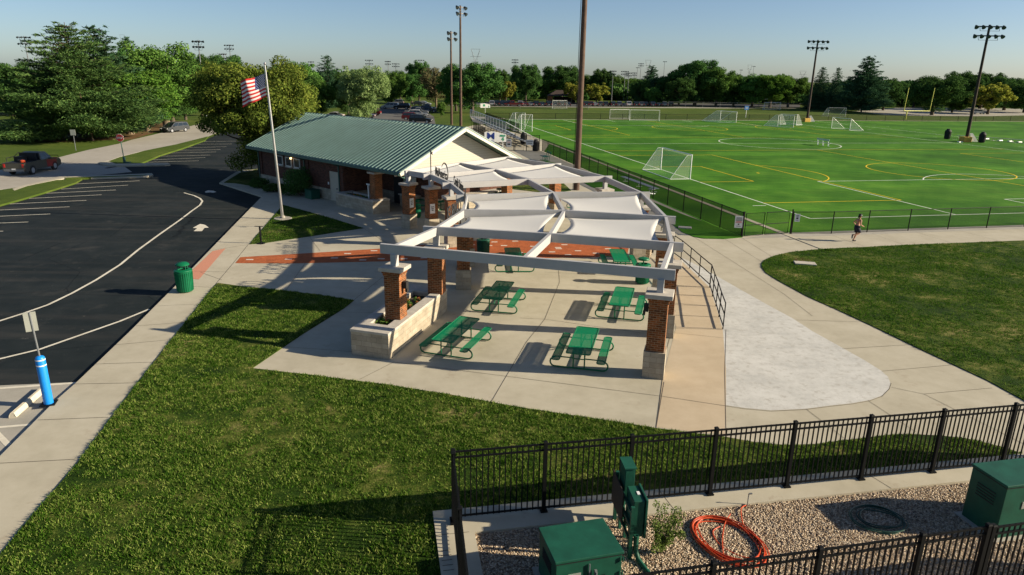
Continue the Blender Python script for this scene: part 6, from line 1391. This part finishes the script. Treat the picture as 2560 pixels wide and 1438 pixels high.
    for pts in ([(-.08, .10, .11), (-.07, .10, .05), (.05, .10, .04), (.15, .10, .035)], [(-.26, -.10, .49), (-.32, -.10, .45), (-.325, -.10, .33), (-.32, -.10, .24)]):
        mb = MB(); mb.tube(pts, [.05, .055, .05, .035], 10); mb.build('shoe', M['black_matte'], t, smooth=True)
    mb = MB(); mb.tube([(-.12, .10, .012), (.17, .10, .012)], .022, 8); mb.tube([(-.365, -.10, .46), (-.36, -.10, .22)], .02, 8); mb.build('shoe_sole', M['sign_white'], t)
    return t
jg = jogger(); jg.location = G(2137, 604); jg.rotation_euler = (0, 0, R(10)); jg.scale = (1.0,) * 3

# ================================================================ TREES
def quads(c, a, b):
    return np.stack([c - a, c + b, c + a, c - b], 1).reshape(-1, 3)
def crown_mesh(name, n, shape, lobes, leaf, mat, seed, low=.12, gap=.35, droop=0.0):
    """broad crown in a 1 x 1 x 1 box: many leaf clusters on bough ends, sky gaps between them"""
    r = np.random.default_rng(seed); L = []
    for _ in range(lobes):
        d = r.normal(0, 1, 3); d /= np.linalg.norm(d); d[2] = abs(d[2]) * 1.0 - .35 * r.uniform(); rad = r.uniform(.55, 1.0)
        z = .5 + d[2] * .48 * rad; 
        if shape == 'round': k = math.sqrt(max(.05, 1 - ((z - .48) / .56) ** 2))
        elif shape == 'oval': k = math.sqrt(max(.05, 1 - ((z - .45) / .58) ** 2)) * .95
        elif shape == 'cone': k = max(.10, 1.05 - z * .95)
        else: k = math.sqrt(max(.08, 1 - ((z - .36) / .68) ** 2))
        h = math.hypot(d[0], d[1]) + 1e-6; rr_ = .5 * k * min(1, .45 + .6 * rad) * r.uniform(.75, 1.04); L.append((d[0] / h * rr_, d[1] / h * rr_, min(.97, max(low, z)), r.uniform(.045, .115)))
    for _ in range(int(lobes * .35)):
        a = r.uniform(0, 6.28); q = r.uniform(0, .3); L.append((q * math.cos(a), q * math.sin(a), r.uniform(low + .05, .85), r.uniform(.08, .14)))
    L = np.array(L); w = L[:, 3] ** 2; idx = r.choice(len(L), n, p=w / w.sum()); C = L[idx, :3]; R_ = L[idx, 3]
    d = r.normal(0, 1, (n, 3)); d /= np.linalg.norm(d, axis=1, keepdims=True); rad = r.uniform(.2, 1.08, n) ** .55
    c = C + d * (R_ * rad)[:, None] * np.array([1, 1, .72]); c[:, 2] -= droop * np.hypot(c[:, 0], c[:, 1])
    # leaves face outwards and up with much scatter
    nrm = d + np.array([0, 0, .5]) + r.normal(0, .6, (n, 3)); nrm /= np.linalg.norm(nrm, axis=1, keepdims=True)
    a = np.cross(nrm, r.normal(0, 1, (n, 3))); a /= np.linalg.norm(a, axis=1, keepdims=True); b = np.cross(nrm, a); s = (leaf * r.uniform(.55, 1.35, n))[:, None]
    V = quads(c, a * s, b * s * .62); return V, np.arange(4 * n).reshape(-1, 4), L
def mesh_from(name, V, F, mat):
    o = np_mesh(name, V, F, M[mat]); return o
TREES = {}
def deciduous(key, n, shape, lobes, leaf, mat, seed, low=.12, trunk=.03, bark='bark', twigs=10, droop=0.0):
    t = bpy.data.objects.new('tree', None); COL.objects.link(t); t.empty_display_size = .2; t['category'] = 'tree'
    V, F, L = crown_mesh('crown', n, shape, lobes, leaf, mat, seed, low, droop=droop); o = mesh_from('crown', V, F, mat); o.parent = t
    mb = MB(); r = random.Random(seed); mb.tube([(0, 0, -.01), (.004, 0, low * .9), (.01, .004, .35), (.0, .01, .62), (.0, 0, .85)], [trunk * 1.25, trunk, trunk * .72, trunk * .4, trunk * .12], 9)
    for k in range(twigs):
        i = r.randrange(len(L)); e = Vector(L[i][:3]); st = Vector((0, 0, max(low * .8, min(.6, e.z * .62)))); md_ = st.lerp(e, .5) + Vector((0, 0, -.02)); mb.tube([st, md_, e], [trunk * .42, trunk * .24, trunk * .08], 5)
    b = mb.build('trunk', M[bark], t, smooth=True, uv=False); TREES[key] = t; return t
def conifer(key, n, whorls, mat, seed, low=.08, sparse=1.0, needle=.018, upsweep=.1, trunk=.018, ragged=.3, bark='bark', tip=1.0):
    r = np.random.default_rng(seed); t = bpy.data.objects.new('pine_tree', None); COL.objects.link(t); t.empty_display_size = .2; t['category'] = 'tree'
    mb = MB(); mb.tube([(0, 0, -.01), (0, 0, .5), (0, 0, .985)], [trunk, trunk * .6, trunk * .1], 8); Cs, Ss, Rs = [], [], []
    for k in range(whorls):
        z = low + (.97 - low) * (k / whorls) ** .92; f = (z - low) / (1 - low); ln = .5 * tip * (1 - f ** 1.15) ** .95 + .03; m = int(r.integers(4, 7)); a0 = r.uniform(0, 6.28)
        for j in range(m):
            a = a0 + 6.283 * j / m + r.uniform(-.35, .35); l = ln * r.uniform(1 - ragged, 1.06); dv = np.array([math.cos(a), math.sin(a)]); pts = []
            up = upsweep * r.uniform(.4, 1.5)
            for s in np.linspace(0, 1, 5): pts.append((dv[0] * l * s, dv[1] * l * s, z + l * (up * s * s * 1.6 - .22 * s * (1 - f) * .6)))
            mb.tube([pts[0], pts[2], pts[4]], [trunk * .22, trunk * .14, trunk * .05], 4, cap=False)
            q = max(2, int(7 * l / .4))
            for s in np.linspace(.30, 1.0, q):
                i = s * 4; i0 = min(3, int(i)); p = np.array(pts[i0]) + (np.array(pts[i0 + 1]) - np.array(pts[i0])) * (i - i0); sd = r.normal(0, .025, 3); sd[2] *= .3; Cs.append(p + sd); Ss.append(l * .17 * (1.2 - .4 * s) + .012); Rs.append(dv)
    Cs, Ss, Rs = np.array(Cs), np.array(Ss), np.array(Rs); w = Ss ** 1.6; idx = r.choice(len(Cs), n, p=w / w.sum()); d = r.normal(0, 1, (n, 3)) * np.array([1, 1, .28]); c = Cs[idx] + d * (Ss[idx] * .55)[:, None]
    ax = np.stack([Rs[idx][:, 0], Rs[idx][:, 1], np.full(n, .25)], 1) + r.normal(0, .55, (n, 3)); ax /= np.linalg.norm(ax, axis=1, keepdims=True); b = np.cross(ax, r.normal(0, 1, (n, 3)) + np.array([0, 0, 1.2])); b /= np.linalg.norm(b, axis=1, keepdims=True); s = (needle * r.uniform(.6, 1.4, n))[:, None]
    o = mesh_from('crown', quads(c, ax * s, b * s * .26), np.arange(4 * n).reshape(-1, 4), mat); o.parent = t; mb.build('trunk', M[bark], t, smooth=True, uv=False); TREES[key] = t; return t
deciduous('maple', 95000, 'broad', 150, .0098, 'leaf_olive', 21, low=.06, trunk=.026, twigs=24)
deciduous('d1', 34000, 'round', 112, 0.0147, 'leaf', 31, low=.14)
deciduous('d2', 34000, 'oval', 105, 0.0147, 'leaf_dark', 32, low=.10)
deciduous('d3', 34000, 'broad', 120, 0.0140, 'leaf_dark', 33, low=.10)
deciduous('bright', 34000, 'round', 112, 0.0147, 'leaf_bright', 34, low=.20, bark='bark_pale', trunk=.035)
deciduous('yellow', 12000, 'oval', 55, .026, 'leaf_yellow', 35, low=.12)
deciduous('pale', 40000, 'round', 142, 0.0133, 'leaf_pale', 36, low=.05)
deciduous('brown', 8000, 'broad', 90, .018, 'leaf_brown', 37, low=.12, twigs=40, bark='bark_pale')
deciduous('olive', 34000, 'round', 127, 0.0140, 'leaf', 38, low=.18, bark='bark_pale', trunk=.035)
conifer('pine', 130000, 36, 'needle', 41, low=.06, needle=.0125, upsweep=.22, ragged=.34, tip=1.0)
conifer('pine2', 60000, 30, 'needle_blue', 42, low=.08, needle=.018, upsweep=.18, ragged=.25)
conifer('spruce', 42000, 34, 'needle_blue', 43, low=.05, needle=.017, upsweep=-.05, ragged=.18)
CATN = {}
def tree(key, px, py, top, wpx, label, group=None, z=zG, lowpx=None):
    h = HT(px, py, top, z); px = UNDER(px, py, h * .55, z); g = G(px, py, z); dist = (Vector(g) - Vector((0, 0, CAM_H))).length; w = wpx * dist / F_PX
    o = place(TREES[key], g, random.uniform(0, 6.28), label, group, (w * 1.04, w * 1.04, h * 1.02))
    o.name = 'pine_tree' if key in ('pine', 'pine2', 'spruce') else 'tree'; return o
T = [
 ('pine', 182, 348, 56, 285, 'huge ragged pine at the left with drooping boughs'), ('pine2', 252, 338, 64, 190, 'second tall dark pine close behind the huge ragged one'),
 ('bright', 312, 336, 150, 190, 'bright green broadleaf tree right of the pines with a pale trunk'), ('bright', 361, 329, 205, 130, 'smaller bright green tree beside the pale road'), ('olive', 403, 319, 98, 190, 'tall olive green tree with thick pale trunk left of the minivan'),
 ('d3', 420, 306, 125, 150, 'dark green tree behind the minivan road'), ('d2', 455, 300, 150, 90, 'dark oval tree at the right end of the left group'), ('d2', 345, 318, 112, 110, 'dark tree filling the gap behind the bright ones'), ('pine2', 330, 310, 92, 90, 'dark pine top rising between the left broadleaf trees'),
 ('bright', 60, 288, 168, 80, 'bright green tree at the left behind the pine'), ('d2', 20, 290, 148, 110, 'dark tree at the left edge of the view'), ('d1', -50, 288, 160, 120, 'green tree just entering at the left edge'), ('d3', 80, 286, 172, 90, 'dark tree behind the huge pine to its left'),
 ('d2', 505, 275, 130, 100, 'dark round tree behind the first far light pole'), ('d3', 556, 268, 127, 110, 'dark tree between two far light poles'), ('d1', 500, 290, 200, 70, 'low green tree left of the maple'),
 ('maple', 640, 438, 131, 262, 'large olive maple standing at the left end of the building'),
 ('d1', 738, 278, 147, 120, 'green tree right behind the maple'), ('spruce', 820, 268, 136, 105, 'tall dark conifer right of the flag'), ('d1', 790, 300, 192, 92, 'medium green oval tree behind the roof'), ('d2', 765, 280, 180, 80, 'dark tree behind the medium green oval one'),
 ('pale', 908, 304, 157, 122, 'pale green rounded tree behind the roof ridge'), ('d2', 868, 290, 175, 70, 'dark tree squeezed left of the pale one'), ('d1', 978, 268, 172, 75, 'green tree at the entrance of the rear car park'), ('d3', 1028, 260, 180, 80, 'dark spreading tree over the end of the rear car park'), ('d2', 1047, 252, 149, 66, 'dark round tree high behind the rear car park'),
 ('d1', 1000, 252, 172, 60, 'small green tree far behind the car park'), ('brown', 1090, 272, 158, 80, 'brownish thinly leaved tree left of the pole pair'), ('d1', 1103, 294, 252, 20, 'tiny young green tree on the lawn by the pole pair'),
 ('d3', 1180, 284, 148, 150, 'big dark green tree right behind the pole pair'), ('d1', 1140, 278, 165, 90, 'green tree between the two tall poles'), ('yellow', 1265, 259, 199, 50, 'round yellow green tree behind the left part of the far field'), ('d2', 1250, 254, 170, 46, 'dark tree just behind the round yellow green one'),
 ('d3', 1315, 258, 154, 76, 'dark tree left of the far shelter'), ('d2', 1368, 252, 188, 60, 'low dark tree over the far shelter'), ('d3', 1405, 254, 158, 100, 'wide airy tree behind the far shelter'), ('yellow', 1430, 260, 203, 44, 'yellow green tree left of the middle pole'), ('yellow', 1492, 261, 206, 60, 'yellow green tree right of the middle pole'),
 ('d2', 1506, 250, 169, 60, 'dark tree behind the yellow green one right of the pole'), ('d1', 1462, 248, 183, 50, 'small green tree directly behind the middle pole'), ('d1', 1541, 246, 184, 50, 'light green tree behind the ball field fence, left one'), ('d1', 1580, 245, 192, 50, 'light green tree behind the ball field fence, right one'),
 ('pine2', 1628, 260, 164, 66, 'dark pine right of the ball field'), ('d2', 1600, 262, 195, 50, 'dark tree left of the dark pine'), ('d1', 1632, 264, 215, 40, 'small sunlit tree in front of the dark pine'), ('d2', 1680, 262, 176, 70, 'dark tree right of the dark pine'), ('d3', 1742, 264, 142, 120, 'tallest broad dark tree right of centre'), ('d2', 1700, 266, 190, 70, 'lower dark tree before the tallest one'),
 ('d1', 1795, 266, 163, 90, 'green tree right of the tallest dark one'), ('d3', 1838, 266, 182, 80, 'rounded olive green tree with a sunlit right side'), ('d1', 1885, 268, 180, 80, 'green tree above the blue sign'), ('bright', 1930, 270, 178, 80, 'brighter green tree above the far white stand'), ('d1', 1975, 268, 185, 80, 'green tree left of the second light pole'), ('d2', 1940, 262, 195, 80, 'dark low tree left of the second light pole'),
 ('spruce', 2052, 274, 166, 62, 'pointed dark pine right of the second light pole'), ('spruce', 2090, 276, 167, 52, 'slim pointed pine beside the first pointed one'), ('pine2', 2165, 280, 141, 100, 'tallest dark pine at the right over the white pickup'), ('d2', 2120, 272, 195, 60, 'dark tree between the pointed pines'), ('d2', 2215, 276, 192, 70, 'dark tree right of the tallest pine'),
 ('d3', 2290, 268, 205, 80, 'dark tree behind the yellow goal post'), ('d3', 2340, 288, 183, 110, 'wide dark tree behind the right upright of the goal post'), ('d2', 2405, 276, 175, 90, 'tall dark tree left of the large right light pole'), ('d2', 2460, 272, 178, 90, 'tall dark tree right of the large right light pole'), ('yellow', 2478, 286, 205, 80, 'yellow green airy tree right of the large light pole'),
 ('d1', 2385, 282, 232, 60, 'low green tree on the gravel lot'), ('d3', 2520, 276, 187, 90, 'dark tree near the right edge'), ('d2', 2570, 282, 200, 90, 'darkest tree at the right edge'), ('d2', 2250, 262, 200, 70, 'far dark tree left of the goal post'),
]
for a in T: tree(*a[:6])
# the woods that close the horizon, one continuous mass of crowns
def woods():
    r = np.random.default_rng(77); Cs, Rs = [], []
    for x in np.arange(-900, 3500, 11.0):
        for lay in range(2):
            py = 246 + (x - 1280) * .0175 + r.uniform(-2, 2) - lay * 8; g = G(float(x), float(py), zG); h = HT(float(x), float(py), 203 + (x - 1280) * .0175 + 9 * math.sin(x * .013) + r.uniform(-10, 9) - lay * 5, zG)
            for k in range(3): Cs.append((g.x + r.uniform(-3, 3), g.y + r.uniform(-5, 5), h * (.2 + .29 * k))); Rs.append((3.6, 4.5, h * .22))
    Cs, Rs = np.array(Cs), np.array(Rs); n = 260000; i = r.integers(0, len(Cs), n); d = r.normal(0, 1, (n, 3)); d /= np.linalg.norm(d, axis=1, keepdims=True); c = Cs[i] + d * Rs[i] * (r.uniform(.5, 1.05, n) ** .5)[:, None]
    nrm = d + r.normal(0, .6, (n, 3)); nrm /= np.linalg.norm(nrm, axis=1, keepdims=True); a = np.cross(nrm, r.normal(0, 1, (n, 3))); a /= np.linalg.norm(a, axis=1, keepdims=True); b = np.cross(nrm, a); s = (.75 * r.uniform(.5, 1.3, n))[:, None]
    o = np_mesh('far_woods', quads(c, a * s, b * s * .7), np.arange(4 * n).reshape(-1, 4), M['leaf_dark']); tag(o, kind='stuff')
woods()
